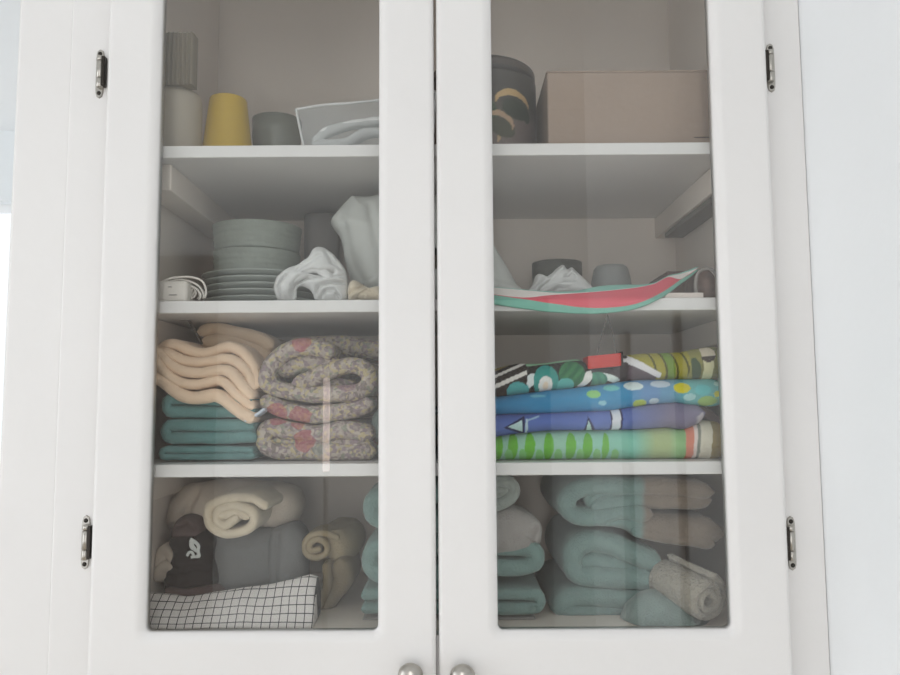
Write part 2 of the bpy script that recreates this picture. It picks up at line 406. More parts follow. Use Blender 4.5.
def hinge(px, py, side):                # side: +1 when the door lies to the right of the hinge
    c = P(px, py, .012); h = .032
    rt_ = cpart(empty('hinge', (c.x, .016, c.z)))
    rt_.matrix_parent_inverse = Matrix.Translation(-Vector(cab.location))
    def hp(o): return adopt_world(o, rt_)
    bm = bmesh.new()
    out = [(0, h), (.0035, h*.93), (.0048, h*.80), (.0052, h*.62), (.0052, -h*.62), (.0048, -h*.80), (.0035, -h*.93), (0, -h), (-.0035, -h*.93), (-.0048, -h*.8), (-.0052, -h*.62), (-.0052, h*.62), (-.0048, h*.8), (-.0035, h*.93)]
    f0 = [bm.verts.new((x, .0018, z)) for x, z in out]; f1 = [bm.verts.new((x*.86, .0, z*.975)) for x, z in out]; n = len(out)
    bm.faces.new(f1)
    for k in range(n): bm.faces.new((f0[k], f0[(k+1) % n], f1[(k+1) % n], f1[k]))
    bmesh.ops.recalc_face_normals(bm, faces=bm.faces[:])
    link('leaf', bm, STEEL, rt_, smooth=False)
    bm = bmesh.new()
    for za, zb in ((-h*.62, -h*.25), (-h*.235, h*.45), (h*.465, h*.66)):
        add_lathe(bm, [(.0034, za), (.0042, za + .0006), (.0042, zb - .0006), (.0034, zb)], side*.0022, -.0032, 20)
    link('barrel', bm, STEEL, rt_)
    bm = bmesh.new(); add_box(bm, *sorted((side*.0052, side*.0092)), -.0075, .001, -h*.58, h*.62, .0008)
    link('wrap_leaf', bm, DARKM, rt_, smooth=False)  # dark leaf colour stands for the hinge's shadowed side
    for z in (h*.8, -h*.8):
        lathe('screw', DARKM, [(.0006, -.0016), (.0020, -.0013), (.0027, -.0002), (.0027, .0008)], 0, 0, rt_, 16, axis='y', c3=z)
def adopt_world(o, p): o.parent = p; return o
hinge(98, 72, 1); hinge(83.5, 543, 1); hinge(772.5, 66, -1); hinge(793.5, 544, -1)

# ------------------------------------------------------------------ cloth materials
MINT = mat('mint_terry', (128, 154, 149), .9, bump=(420, .0016), vary=(60, .08), sheen=.3, spec=.1)
PMINT = mat('pale_mint_terry', (142, 160, 155), .9, bump=(420, .0016), vary=(60, .08), sheen=.3, spec=.1)
GMINT = mat('grey_mint_terry', (158, 166, 160), .9, bump=(420, .0016), vary=(60, .08), sheen=.3, spec=.1)
GREYT = mat('light_grey_terry', (166, 162, 158), .9, bump=(420, .0014), vary=(60, .08), sheen=.3, spec=.1)
BEIGE = mat('beige_waffle_terry', (172, 165, 152), .9, bump=(230, .006), vary=(70, .08), sheen=.3, spec=.1)
TEAL = mat('teal_terry', (104, 144, 142), .9, bump=(420, .0012), vary=(50, .1), sheen=.2, spec=.1)
PEACH = mat('peach_fleece', (238, 210, 182), .9, bump=(300, .001), vary=(16, .07), sheen=.3, spec=.1)
PEACH2 = mat('pale_peach_fleece', (226, 200, 170), .9, bump=(300, .001), vary=(16, .05), sheen=.3, spec=.1)
CREAM = mat('cream_terry', (222, 208, 184), .9, bump=(380, .0014), vary=(40, .07), sheen=.3, spec=.1)
GBEIGE = mat('grey_beige_fleece', (222, 208, 192), .9, bump=(300, .0012), vary=(20, .1), spec=.1)
SLATE = mat('slate_grey_cotton', (124, 124, 123), .9, bump=(300, .0008), vary=(14, .08), spec=.1)
TAN = mat('tan_terry', (172, 156, 128), .9, bump=(380, .0014), vary=(30, .1), spec=.1)
OLIVE = mat('olive_tan_cotton', (140, 126, 102), .9, bump=(380, .001), vary=(24, .1), spec=.1)
WHITEC = mat('white_cotton', (226, 226, 224), .85, bump=(300, .0006), vary=(20, .04), spec=.1)
WHITEP = mat('white_plastic_bag', (202, 204, 199), .5, bump=(40, .002), vary=(14, .04), spec=.3)
BLACKC = mat('dark_brown_jersey', (30, 22, 23), .85, bump=(200, .0006), vary=(30, .2), spec=.1)
BROWNT = mat('dark_umber_jersey', (104, 86, 84), .85, bump=(200, .0006), vary=(30, .2), spec=.1)
PRINT = mat('printed_cotton', attr=True, rough=.85, bump=(300, .0006), vary=(30, .05), spec=.1)

def floral():
    m = bpy.data.materials.new('floral_quilt_cotton'); m.use_nodes = True; nt = m.node_tree; b = nt.nodes['Principled BSDF']
    b.inputs['Roughness'].default_value = .9; b.inputs['Specular IOR Level'].default_value = .1
    tc = nt.nodes.new('ShaderNodeTexCoord'); N = nt.nodes.new; Lk = nt.links.new
    wn = N('ShaderNodeTexNoise'); wn.inputs['Scale'].default_value = 70; Lk(tc.outputs['Object'], wn.inputs['Vector'])
    mixv = N('ShaderNodeVectorMath'); mixv.operation = 'MULTIPLY_ADD'; Lk(wn.outputs['Color'], mixv.inputs[0]); mixv.inputs[1].default_value = (.012,)*3; Lk(tc.outputs['Object'], mixv.inputs[2])
    v = N('ShaderNodeTexVoronoi'); v.inputs['Scale'].default_value = 250; Lk(mixv.outputs[0], v.inputs['Vector'])
    sp = N('ShaderNodeSeparateColor'); Lk(v.outputs['Color'], sp.inputs[0])
    def ramp(stops, src):
        r = N('ShaderNodeValToRGB'); r.color_ramp.interpolation = 'CONSTANT'
        while len(r.color_ramp.elements) < len(stops): r.color_ramp.elements.new(.5)
        for e, (p, c) in zip(r.color_ramp.elements, stops): e.position = p; e.color = (*lin(c), 1)
        Lk(src, r.inputs[0]); return r.outputs[0]
    small = ramp([(0, (190, 176, 140)), (.2, (172, 160, 152)), (.42, (150, 134, 138)), (.62, (188, 176, 164)), (.78, (138, 126, 122)), (.92, (150, 150, 136))], sp.outputs[0])
    v2 = N('ShaderNodeTexVoronoi'); v2.inputs['Scale'].default_value = 34; Lk(mixv.outputs[0], v2.inputs['Vector'])
    sp2 = N('ShaderNodeSeparateColor'); Lk(v2.outputs['Color'], sp2.inputs[0])
    big = ramp([(0, (176, 88, 96)), (.4, (152, 118, 130)), (.75, (140, 148, 138))], sp2.outputs[1])
    gt = N('ShaderNodeMath'); gt.operation = 'GREATER_THAN'; gt.inputs[1].default_value = .74; Lk(sp2.outputs[0], gt.inputs[0])
    lt = N('ShaderNodeMath'); lt.operation = 'LESS_THAN'; lt.inputs[1].default_value = .48; Lk(v2.outputs['Distance'], lt.inputs[0])
    mm = N('ShaderNodeMath'); mm.operation = 'MULTIPLY'; Lk(gt.outputs[0], mm.inputs[0]); Lk(lt.outputs[0], mm.inputs[1])
    m2 = N('ShaderNodeMath'); m2.operation = 'MULTIPLY'; m2.inputs[1].default_value = .6; Lk(mm.outputs[0], m2.inputs[0])
    mx = N('ShaderNodeMix'); mx.data_type = 'RGBA'; Lk(m2.outputs[0], mx.inputs[0]); Lk(small, mx.inputs[6]); Lk(big, mx.inputs[7])
    e = N('ShaderNodeTexNoise'); e.inputs['Scale'].default_value = 220; Lk(tc.outputs['Object'], e.inputs['Vector'])
    bp = N('ShaderNodeBump'); bp.inputs['Distance'].default_value = .0012; Lk(e.outputs['Fac'], bp.inputs['Height']); Lk(bp.outputs[0], b.inputs['Normal'])
    Lk(mx.outputs[2], b.inputs['Base Color']); return m
FLORAL = floral()

# ------------------------------------------------------------------ top left compartment
Yc = .1; z_a = P(180, 84, Yc - .036).z; z_t = P(180, 32, Yc - .036).z; xr_ = P(204.5, 60, Yc).x; r_ = .037
can = tag(empty('canister', (xr_ - r_, Yc, Z1)), 'pale round canister with a square grey ribbed top, left of the yellow tumbler', 'canister')
bm = bmesh.new(); add_lathe(bm, [(r_*.86, 0), (r_*.92, .002), (r_*.92, z_a - Z1 - .012), (r_*.88, z_a - Z1 - .005), (r_*.8, z_a - Z1)], 0, 0)
link('body', bm, mat('canister_white', (186, 176, 160), .6), can)
bm = bmesh.new(); prof = []; NR = 12
for k in range(NR*4):
    prof.append((-r_ + (2*r_ - .004)*k/(NR*4 - 1), -.034 - (.0026 if k % 4 in (1, 2) else 0)))
prof += [(r_ - .004, -.016), (-r_, -.016)]
lo = [bm.verts.new((x, y, z_a - Z1)) for x, y in prof]; hi = [bm.verts.new((x, y, z_t - Z1)) for x, y in prof]
for k in range(len(prof)): bm.faces.new((lo[k], lo[(k+1) % len(prof)], hi[(k+1) % len(prof)], hi[k]))
bm.faces.new(lo[::-1]); bm.faces.new(hi); bmesh.ops.recalc_face_normals(bm, faces=bm.faces[:])
o = link('ribbed_top', bm, mat('canister_ribs', (136, 126, 108), .7), can, smooth=False); o['label'] = 'grey-brown square top with vertical ribs'

Yc = .13; u = U(Yc); c = P(228.5, 95, Yc); hh = P(228, 92.5, Yc - .024).z - Z1; rt1 = 18.3*u; rb = rt1 + (hh)*.115
bm = bmesh.new()
add_lathe(bm, [(rb - .0015, 0), (rb + .0012, .0004), (rb + .0012, .004), (rb, .005), (rt1 + .0006, hh - .003), (rt1 - .0004, hh - .0008), (rt1 - .002, hh)], 0, 0, 64)
cup = link('cup', bm, mat('yellow_plastic', (214, 178, 58), .45)); cup.location = (c.x, Yc, Z1)
tag(cup, 'yellow plastic tumbler standing upside down on the top shelf', 'cup')

Yc = .24; c = P(277, 130, Yc); hh = P(277, 112, Yc - .037).z - Z1
smoke = mat('smoky_green_glass', (146, 148, 138), .12, spec=.6)
bm = bmesh.new(); add_lathe(bm, [(.020, 0), (.024, .002), (.033, hh*.35), (.0375, hh*.75), (.038, hh), (.0362, hh), (.035, hh*.75), (.030, hh*.38), (.018, .006)], 0, 0)
bw = link('bowl', bm, smoke); bw.location = (c.x, Yc, Z1); tag(bw, 'small smoky grey-green glass bowl right of the yellow tumbler', 'bowl')

# clear zipped bag with white edging, white cloth inside
Ya = .06; BL, BR = 296, 436
bag = tag(empty('zip_bag', P(360, 140, .08)), 'clear plastic zip bag with white edging leaning on the top shelf', 'bag'); bag.location.z = Z1
def clear(name, rgb, f):
    m = bpy.data.materials.new(name); m.use_nodes = True; nt = m.node_tree; nt.nodes.clear()
    o = nt.nodes.new('ShaderNodeOutputMaterial'); mx = nt.nodes.new('ShaderNodeMixShader'); t = nt.nodes.new('ShaderNodeBsdfTransparent'); b = nt.nodes.new('ShaderNodeBsdfPrincipled')
    b.inputs['Base Color'].default_value = (*lin(rgb), 1); b.inputs['Roughness'].default_value = .25
    mx.inputs[0].default_value = f; nt.links.new(t.outputs[0], mx.inputs[1]); nt.links.new(b.outputs[0], mx.inputs[2]); nt.links.new(mx.outputs[0], o.inputs[0]); return m
tl, tr, bl, br = P(296, 109.5, Ya + .03), P(436, 92, Ya + .03), P(305, 135, Ya), P(432, 135, Ya)
bl.z = br.z = Z1 + .002
bm = bmesh.new(); n, mm_ = 26, 10
for sgn in (0, 1):
    g = []
    for i in range(n + 1):
        row = []
        for j in range(mm_ + 1):
            s, t = i/n, j/mm_; p = (bl.lerp(br, s)).lerp(tl.lerp(tr, s), t)
            bulge = math.sin(math.pi*s)**.6*math.sin(math.pi*min(1, t*.9 + .1))**.7*.028*(1 if sgn else -.3)
            p = p + Vector((0, bulge, 0)) + nz(p, 30, 4 + sgn)*.0012*math.sin(math.pi*s)*math.sin(math.pi*t); row.append(bm.verts.new(p))
        g.append(row)
    for i in range(n):
        for j in range(mm_): bm.faces.new((g[i][j], g[i+1][j], g[i+1][j+1], g[i][j+1]))
bmesh.ops.remove_doubles(bm, verts=bm.verts[:], dist=.0002)
adopt(link('bag_film', bm, clear('clear_film', (200, 205, 205), .28)), bag)
bm = bmesh.new(); add_tube(bm, [bl.lerp(tl, t) for t in (0, .33, .66, 1)], .0016); add_tube(bm, [tl.lerp(tr, t) + Vector((0, 0, .0015*math.sin(t*9))) for t in (0, .2, .4, .6, .8, 1)], .0018); add_tube(bm, [br.lerp(tr, t) for t in (0, .5, 1)], .0016)
e = adopt(link('edging', bm, WHITEC), bag); e['label'] = 'white edging and zip'
bm = bmesh.new()
add_ribbon(bm, px_path([(317, 140), (330, 130), (350, 125), (380, 120), (420, 124)], .075), .010, .068, .088, seed=5, amp=.003, wob=.001)
add_ribbon(bm, px_path([(316, 144), (345, 141), (372, 132), (400, 136), (424, 140)], .073), .011, .067, .087, seed=8, amp=.003, wob=.001)
for v in bm.verts: v.co.z = max(v.co.z, Z1 + .003)
tag(link('folded_cloth', bm, WHITEC), 'white cloth packed inside the clear zip bag', 'cloth')

# ------------------------------------------------------------------ top right compartment
Yc = .15; u = U(Yc); cx = P(483, 100, Yc).x; rr = 54*u; zt_ = P(483, 52.5, Yc - rr).z; H = zt_ - Z1
def tin_col(a, h):                       # a: arc length from the front (m), h: height fraction
    x, y = a/u, (1 - h)*H/u              # in photo-sized units
    base = [66, 62, 56] if h > .52 else [112, 98, 92]
    t = max(0, min(1, (h - .38)/.24)); base = [112*(1-t) + 62*t, 98*(1-t) + 58*t, 94*(1-t) + 52*t]
    if h > .90: base = [76, 66, 60]
    if .865 < h < .90: base = [40, 36, 34]
    def el(cx_, cy_, a_, b_, rot=0):
        dx, dy_ = x - cx_, y - cy_; c_, s_ = math.cos(rot), math.sin(rot); return ((dx*c_ + dy_*s_)/a_)**2 + ((-dx*s_ + dy_*c_)/b_)**2 < 1
    if el(26, 46, 17, 12.5) and not el(26.5, 51.5, 17, 11.5): return (206, 172, 120)
    if el(29, 53, 14, 9.5, .25): return (44, 54, 36)
    if el(41, 58, 3, 6): return (44, 52, 36)
    if el(14, 67, 14, 10, .35) and not el(12, 71.5, 14, 9.5, .35): return (186, 156, 126)
    if el(16, 73, 13, 9, .4): return (66, 66, 42)
    if el(3, 80, 12, 10, .5) and not el(0, 83, 12, 9.5, .5): return (184, 156, 118)
    if el(2, 62, 10, 16): return (56, 74, 46)
    return base
bm = bmesh.new(); cl = bm.loops.layers.float_color.new('Col'); NS, NZ = 200, 90; G = []
prof = []
for j in range(NZ + 1):
    h = j/NZ; r = rr*(1 if .015 < h < .865 else .985)
    if h > .955: r = rr*(.985 - .06*((h - .955)/.045)**2)
    if .865 < h < .90: r = rr*.965
    prof.append((r, h*H))
for r, h in prof: G.append([bm.verts.new((r*math.sin(2*math.pi*k/NS), -r*math.cos(2*math.pi*k/NS), h)) for k in range(NS)])
for j in range(NZ):
    for k in range(NS):
        f = bm.faces.new((G[j][k], G[j][(k+1) % NS], G[j+1][(k+1) % NS], G[j+1][k]))
        for lp, (jj, kk) in zip(f.loops, ((j, k), (j, k+1), (j+1, k+1), (j+1, k))):
            a = 2*math.pi*kk/NS; a = a - 2*math.pi if a > math.pi else a
            lp[cl] = (*lin(tin_col(math.sin(a)*rr, jj/NZ)), 1)
bm.faces.new(G[0][::-1]); f = bm.faces.new(G[-1])
for lp in f.loops: lp[cl] = (*lin((76, 66, 60)), 1)
bmesh.ops.recalc_face_normals(bm, faces=bm.faces[:])
tin = link('tin', bm, mat('printed_tin', attr=True, rough=.4)); tin.location = (cx, Yc, Z1)
tag(tin, 'dark round lidded tin printed with leaves, beside the cardboard box', 'tin')

CARD = mat('cardboard', (166, 147, 133), .8, bump=(120, .0004), vary=(10, .04), spec=.2)
Yf = .06; xl = P(547.5, 110, Yf).x; zt_ = P(620, 70.5, Yf).z
cb = tag(empty('cardboard_box', ((xl + .318)/2, .12, Z1)), 'plain brown cardboard box on the right of the top shelf', 'box')
adopt(box('box_body', CARD, xl, .3205, Yf, .19, Z1 + .0004, zt_ - .0015, .0025), cb)
bm = bmesh.new(); add_box(bm, xl - .0006, .3211, Yf - .0006, .124, zt_ - .0022, zt_, .0006); add_box(bm, xl - .0006, .3211, .1255, .1906, zt_ - .0022, zt_, .0006)
adopt(link('top_flap', bm, CARD, smooth=False), cb)
bm = bmesh.new(); add_box(bm, P(694, 138, Yf).x, P(709, 138, Yf).x, Yf - .0006, Yf + .001, P(700, 137.9, Yf).z, P(700, 136.9, Yf).z)
e = adopt(link('printed_mark', bm, mat('dark_print', (92, 78, 70), .8), smooth=False), cb); e['label'] = 'small dark printed dash'

# ------------------------------------------------------------------ second shelf, left
CHINA = mat('white_china', (186, 193, 186), .2, spec=.5)
Yc = .205; u = U(Yc); pc = P(263, 280, Yc).x; pr = 58*u
for k in range(6):
    z = Z2 + .0004 + k*.0092
    bm = bmesh.new()
    add_lathe(bm, [(pr*.55, 0), (pr*.58, .0004), (pr*.62, .0022), (pr*.80, .0050), (pr*.985, .0095), (pr, .0108), (pr*.99, .0116), (pr*.965, .0113), (pr*.80, .0072), (pr*.62, .0052), (pr*.3, .0048)], 0, 0, 72)
    o = link('plate', bm, CHINA); o.location = (pc + .0012*math.sin(k*2.2), Yc + .001*math.cos(k*1.7), z)
    tag(o, 'round white china plate in the stack under the white dishes', 'plate', 'stacked plates on the second shelf')
zt_ = Z2 + .0004 + 5*.0092 + .006
RIB = mat('white_stoneware', (158, 166, 156), .5, bump=(150, .0016), vary=(80, .06))
Yc2 = .205; pd_ = P(257.5, 240, Yc2).x; dr_ = 44*U(Yc2); ztop = P(257, 218.5, Yc2 - dr_).z; hd = (ztop - zt_)/2
for k in range(2):
    r = dr_*(1 - .02*(1 - k)); bm = bmesh.new()
    pr_ = [(r*.86, 0), (r*.93, .0015)]
    for j in range(1, 14):
        t = j/14; pr_.append((r*(.94 + .05*t) + .0008*math.sin(j*2.1), .0015 + (hd - .0035)*t))
    pr_ += [(r, hd - .002), (r, hd - .0003), (r*.97, hd), (r*.94, hd - .002), (r*.90, hd*.4), (r*.80, .004)]
    add_lathe(bm, pr_, 0, 0, 72)
    o = link('dish', bm, RIB); o.location = (pd_, Yc2, zt_ + k*hd + .0002)
    tag(o, ('upper' if k else 'lower') + ' of two stacked white straight-sided dishes on the plates', 'dish', 'stacked white dishes')
Yc = .30; c = P(322, 240, Yc); hh = P(322, 217, Yc).z - Z2
bm = bmesh.new(); add_lathe(bm, [(.021, 0), (.024, .002), (.028, hh*.7), (.0285, hh), (.026, hh), (.025, hh*.6), (.02, .006)], 0, 0)
o = link('mug', bm, mat('grey_stoneware', (150, 146, 142), .5)); o.location = (c.x, Yc, Z2); tag(o, 'tall grey cup in shadow between the white dishes and the white sack', 'cup')

# adaptor with a coiled lead
Yc = .052; a0 = P(159, 282, Yc); a1 = P(190, 299, Yc)
ad = tag(empty('power_adaptor', ((a0.x + a1.x)/2, Yc, Z2)), 'white power adaptor wrapped in its white lead at the left end of the second shelf', 'adaptor')
WPL = mat('white_plastic', (236, 230, 222), .4)
bm = bmesh.new(); add_box(bm, a0.x, a1.x, Yc - .012, Yc + .016, Z2 + .0003, a0.z, .0045, 4); adopt(link('adaptor_body', bm, WPL), ad)
bm = bmesh.new()
for (x0, x1, y, hgt) in ((168, 172, 287, 1.2), (169, 177, 295, 1.2)):
    q0, q1 = P(x0, y, Yc - .012), P(x1, y, Yc - .012); add_box(bm, q0.x, q1.x, Yc - .0128, Yc - .011, q0.z - .0006, q0.z + .0006)
adopt(link('printed_mark', bm, mat('grey_print', (150, 144, 138), .6), smooth=False), ad)
bm = bmesh.new()
for i, pts in enumerate(([(160, 283), (172, 278), (190, 277), (202, 281), (206, 290), (205, 298)], [(163, 284), (180, 279.5), (196, 284), (203, 292), (203.5, 299)], [(189, 286), (196, 288), (201, 295), (199, 300)], [(190, 292), (194, 288), (196, 294), (192, 298), (190, 293)], [(191, 297), (197, 290), (200, 296), (198, 299)])):
    add_tube(bm, [P(x, y, Yc - .006 + .004*i) for x, y in pts], .00135)
for v in bm.verts: v.co.z = max(v.co.z, Z2 + .0004)
adopt(link('lead', bm, WPL), ad)

# white sack in the middle
bm = bmesh.new(); Yc = .17
add_pillow(bm, [(352, 198), (344, 205), (337, 213), (331, 221), (334, 229), (341, 240), (345, 258), (351, 277), (356, 290), (360, 304), (519, 304), (516, 286), (507, 266), (495, 247), (480, 222), (462, 205), (440, 198), (395, 196)], [(388, 236), (440, 238), (462, 280), (400, 282), (388, 240)], .15, .055, amp=.003, seed=3, freq=20, rings=16, pw=.42, back=2.5,
           creases=[([(345, 224), (351, 250), (362, 280), (372, 300)], .008, 3), ([(336, 229), (343, 222), (352, 205)], .006, 2.5), ([(372, 215), (384, 255), (386, 298)], .006, 5), ([(470, 230), (490, 262), (498, 300)], .007, 5)])
for v in bm.verts: v.co.z = max(v.co.z, Z2 + .0005)
tag(link('sack', bm, WHITEP), 'big bulging white cloth sack filling the middle of the second shelf', 'sack')
# crumpled cloth in front of the plates
bm = bmesh.new()
add_pillow(bm, [(277, 301), (274, 288), (279, 276), (288, 268), (298, 265), (308, 257), (315, 248), (322, 247), (330, 252), (337, 259), (344, 268), (347, 278), (348, 290), (346, 301), (330, 302), (317, 301), (313, 293), (305, 287), (298, 290), (295, 301)], [(288, 284), (302, 276), (318, 270), (332, 281)], .078, .020, amp=.0016, seed=2, rings=18, step=1.1, freq=50,
           creases=[([(295, 300), (297, 288), (304, 281), (318, 276), (334, 273)], .013, 2.6), ([(283, 301), (281, 288), (288, 276)], .008, 1.8), ([(326, 251), (333, 263), (344, 271)], .008, 2.0), ([(300, 272), (314, 262), (322, 257)], .004, 2.0),
                    ([(316, 297), (320, 288), (332, 284), (346, 284)], .010, 1.6), ([(322, 301), (326, 292), (336, 291), (340, 298)], .009, 1.5), ([(324, 279), (336, 278), (346, 277)], .005, 1.3)])
for v in bm.verts: v.co.z = max(v.co.z, Z2 + .0005)
tag(link('crumpled_cloth', bm, WHITEC), 'crumpled white cloth humped in front of the plates', 'cloth')
bm = bmesh.new()
add_pillow(bm, [(348, 301), (347, 290), (352, 281), (362, 284), (370, 288), (378, 286), (390, 292), (396, 301)], [(356, 294), (382, 296)], .075, .018, amp=.002, seed=9, creases=[([(351, 294), (362, 290), (368, 286)], .007, 2), ([(358, 300), (368, 293), (376, 300)], .010, 2.2)])
for v in bm.verts: v.co.z = max(v.co.z, Z2 + .0005)
tag(link('crumpled_cloth', bm, CREAM), 'small off-white rag at the foot of the white sack', 'cloth')

# ------------------------------------------------------------------ second shelf, right
Yc = .27; c = P(557, 275, Yc); hh = P(557, 263.5, Yc).z - Z2; r = 25*U(Yc)
bm = bmesh.new(); add_lathe(bm, [(r*.7, 0), (r*.75, .001), (r*.93, hh*.3), (r, hh*.8), (r, hh), (r*.96, hh), (r*.95, hh*.8), (r*.86, hh*.3), (r*.6, .004)], 0, 0)
o = link('bowl', bm, mat('charcoal_stoneware', (112, 112, 106), .5)); o.location = (c.x, Yc, Z2); tag(o, 'dark grey bowl behind the folded white cloth', 'bowl')
Yc = .19; c = P(611, 275, Yc); hh = P(611, 264, Yc - .02).z - Z2; u = U(Yc)
bm = bmesh.new(); add_lathe(bm, [(22*u, 0), (22.5*u, .001), (21.5*u, hh*.35), (19*u, hh*.75), (17*u, hh*.93), (14.5*u, hh), (10*u, hh)], 0, 0)
o = link('bowl', bm, mat('mid_grey_glaze', (150, 152, 150), .4)); o.location = (c.x, Yc, Z2); tag(o, 'grey bowl standing upside down behind the coral oval tray cloth', 'bowl')
bm = bmesh.new()
add_pillow(bm, [(520, 298), (530, 288), (536, 276), (541, 275), (547, 278), (556, 270), (562, 265), (565, 267), (568, 269), (572, 267), (578, 273), (588, 284), (598, 293), (598, 300)], [(540, 291), (562, 279), (580, 291)], .13, .03, amp=.0015, seed=2,
           creases=[([(538, 292), (554, 281), (567, 269)], .014, 2.2), ([(548, 296), (560, 287), (570, 279)], .012, 2), ([(530, 291), (540, 281)], .008, 2)])
for v in bm.verts: v.co.z = max(v.co.z, Z2 + .0005)
tag(link('folded_cloth', bm, WHITEC), 'white strap-like folded cloth in front of the dark grey bowl', 'cloth')

# oval tray cloth: rows (x, bottom, teal end, coral end, white end, top)
rows = [(462, 300, 291, 290, 284, 283), (495, 304, 295, 294.5, 287.5, 287), (515, 307, 298, 297, 289.3, 288.7), (530, 309, 300, 297.4, 290.6, 290), (545, 311, 302.5, 295.6, 292, 291),
        (560, 312, 304.5, 294.4, 293, 291.6), (578, 313, 307, 293.2, 292.6, 290.5), (600, 313, 308, 291.5, 291.2, 286), (625, 310.5, 306, 289, 288.7, 284.5), (640, 307, 302.5, 287, 286.8, 284.6),
        (655, 300.5, 296, 283.5, 283.2, 282.4), (668, 293, 288.5, 277, 276.6, 275.6), (680, 284, 280, 279, 274, 273), (690, 277, 274, 273.4, 271, 269.5), (698, 270, 268.6, 268.2, 267.6, 266.5)]
cols = [(122, 186, 168), (228, 92, 108), (238, 230, 224), (134, 190, 176)]
bm = bmesh.new(); cl = bm.loops.layers.float_color.new('Col')
rc = catmull([Vector((r[0], r[1], r[2])) for r in rows], 4); rd = catmull([Vector((r[0], r[3], r[4])) for r in rows], 4); re_ = catmull([Vector((r[0], r[5], 0)) for r in rows], 4)
def interp(x, j):
    for a, b in zip(rows, rows[1:]):
        if a[0] <= x <= b[0]:
            t = (x - a[0])/(b[0] - a[0]); i = rows.index(a); p = rows[max(i-1, 0)]; q = rows[min(i+2, len(rows)-1)]
            m0 = (b[j] - p[j])/max(1e-6, b[0] - p[0])*(b[0] - a[0]); m1 = (q[j] - a[j])/max(1e-6, q[0] - a[0])*(b[0] - a[0])
            return (2*t**3 - 3*t*t + 1)*a[j] + (t**3 - 2*t*t + t)*m0 + (-2*t**3 + 3*t*t)*b[j] + (t**3 - t*t)*m1
xs = [462 + (698 - 462)*i/160 for i in range(161)]; SUB = 6; grid = []
for x in xs:
    e = [interp(x, j) for j in range(1, 6)]; line = []
    edge = P(x, e[0], .02); lip = Z2 + .001
    for s in range(4):
        for k in range(SUB):
            line.append((e[s] + (e[s+1] - e[s])*k/SUB, s))
    line.append((e[4], 3)); out = []
    for y, s in line:
        f = (e[0] - y)/max(.5, e[0] - e[4]); Yy = .0190
        # below the shelf edge it hangs in front of it, above it the cloth leans back over the shelf
        zz = P(x, y, .021).z
        lift = max(0, zz - Z2 + .002)
        Yy = .0195 + min(.05, lift*1.6)
        out.append((P(x, y, Yy), s))
    grid.append(out)
top = [[bm.verts.new(p) for p, s in g] for g in grid]
bot = [[bm.verts.new(p + Vector((0, .0016, -.0009))) for p, s in g] for g in grid]
nr = len(grid[0])
for i in range(len(grid) - 1):
    for k in range(nr - 1):
        for q, rev in ((top, 0), (bot, 1)):
            vs = (q[i][k], q[i+1][k], q[i+1][k+1], q[i][k+1]); f = bm.faces.new(vs[::-1] if rev else vs)
            for lp in f.loops: lp[cl] = (*lin(cols[grid[i][k][1]]), 1)
    for k in (0, nr - 1):
        f = bm.faces.new((top[i][k], bot[i][k], bot[i+1][k], top[i+1][k]))
        for lp in f.loops: lp[cl] = (*lin(cols[0]), 1)
for i in (0, len(grid) - 1):
    for k in range(nr - 1):
        f = bm.faces.new((top[i][k], top[i][k+1], bot[i][k+1], bot[i][k]))
        for lp in f.loops: lp[cl] = (*lin(cols[0]), 1)
bmesh.ops.recalc_face_normals(bm, faces=bm.faces[:])
tag(link('tray_cloth', bm, mat('coral_oilcloth', attr=True, rough=.5)), 'coral oval cloth mat with white and teal border drooping over the second shelf edge', 'mat')

Yc = .06; bm = bmesh.new()
add_loft(bm, px_rows([(268.5, 703, 712, .065, .11), (272, 697, 716, .06, .12), (280, 695.5, 719, .055, .125), (292, 697, 721, .055, .125), (299.5, 699, 722, .055, .125)], Yc), n=32, amp=.001, seed=4, ex=3)
for v in bm.verts: v.co.z = max(v.co.z, Z2 + .0005)
pouch = tag(empty('pouch', (P(709, 290, Yc).x, .09, Z2)), 'brown arch-topped pouch with grey rim at the right end of the second shelf', 'pouch')
adopt(link('pouch_body', bm, mat('brown_leather', (112, 88, 78), .6, bump=(160, .001), vary=(120, .25))), pouch)
bm = bmesh.new(); add_tube(bm, [P(x, y, Yc - .007) for x, y in ((697, 299), (695.5, 284), (699, 272), (708, 268.5), (716, 273), (719.5, 284), (721.5, 299))], .0022)
for v in bm.verts: v.co.z = max(v.co.z, Z2 + .0006)
e = adopt(link('rim', bm, mat('grey_trim', (150, 144, 138), .6)), pouch); e['label'] = 'grey rim around the pouch'
q0, q1 = P(668, 296, .14), P(694, 271, .14)
tag(box('box', mat('dark_brown_card', (98, 76, 66), .7, vary=(30, .1)), q0.x, q1.x, .14, .24, Z2 + .0004, q1.z, .001), 'small dark brown box behind the brown pouch', 'box')
q0, q1 = P(662, 296, .045), P(700, 294, .045)
tag(box('card', mat('white_card', (226, 214, 206), .7), q0.x, q1.x, .032, .054, Z2 + .0004, q1.z, .0006), 'flat white card at the shelf edge in front of the brown pouch', 'card')

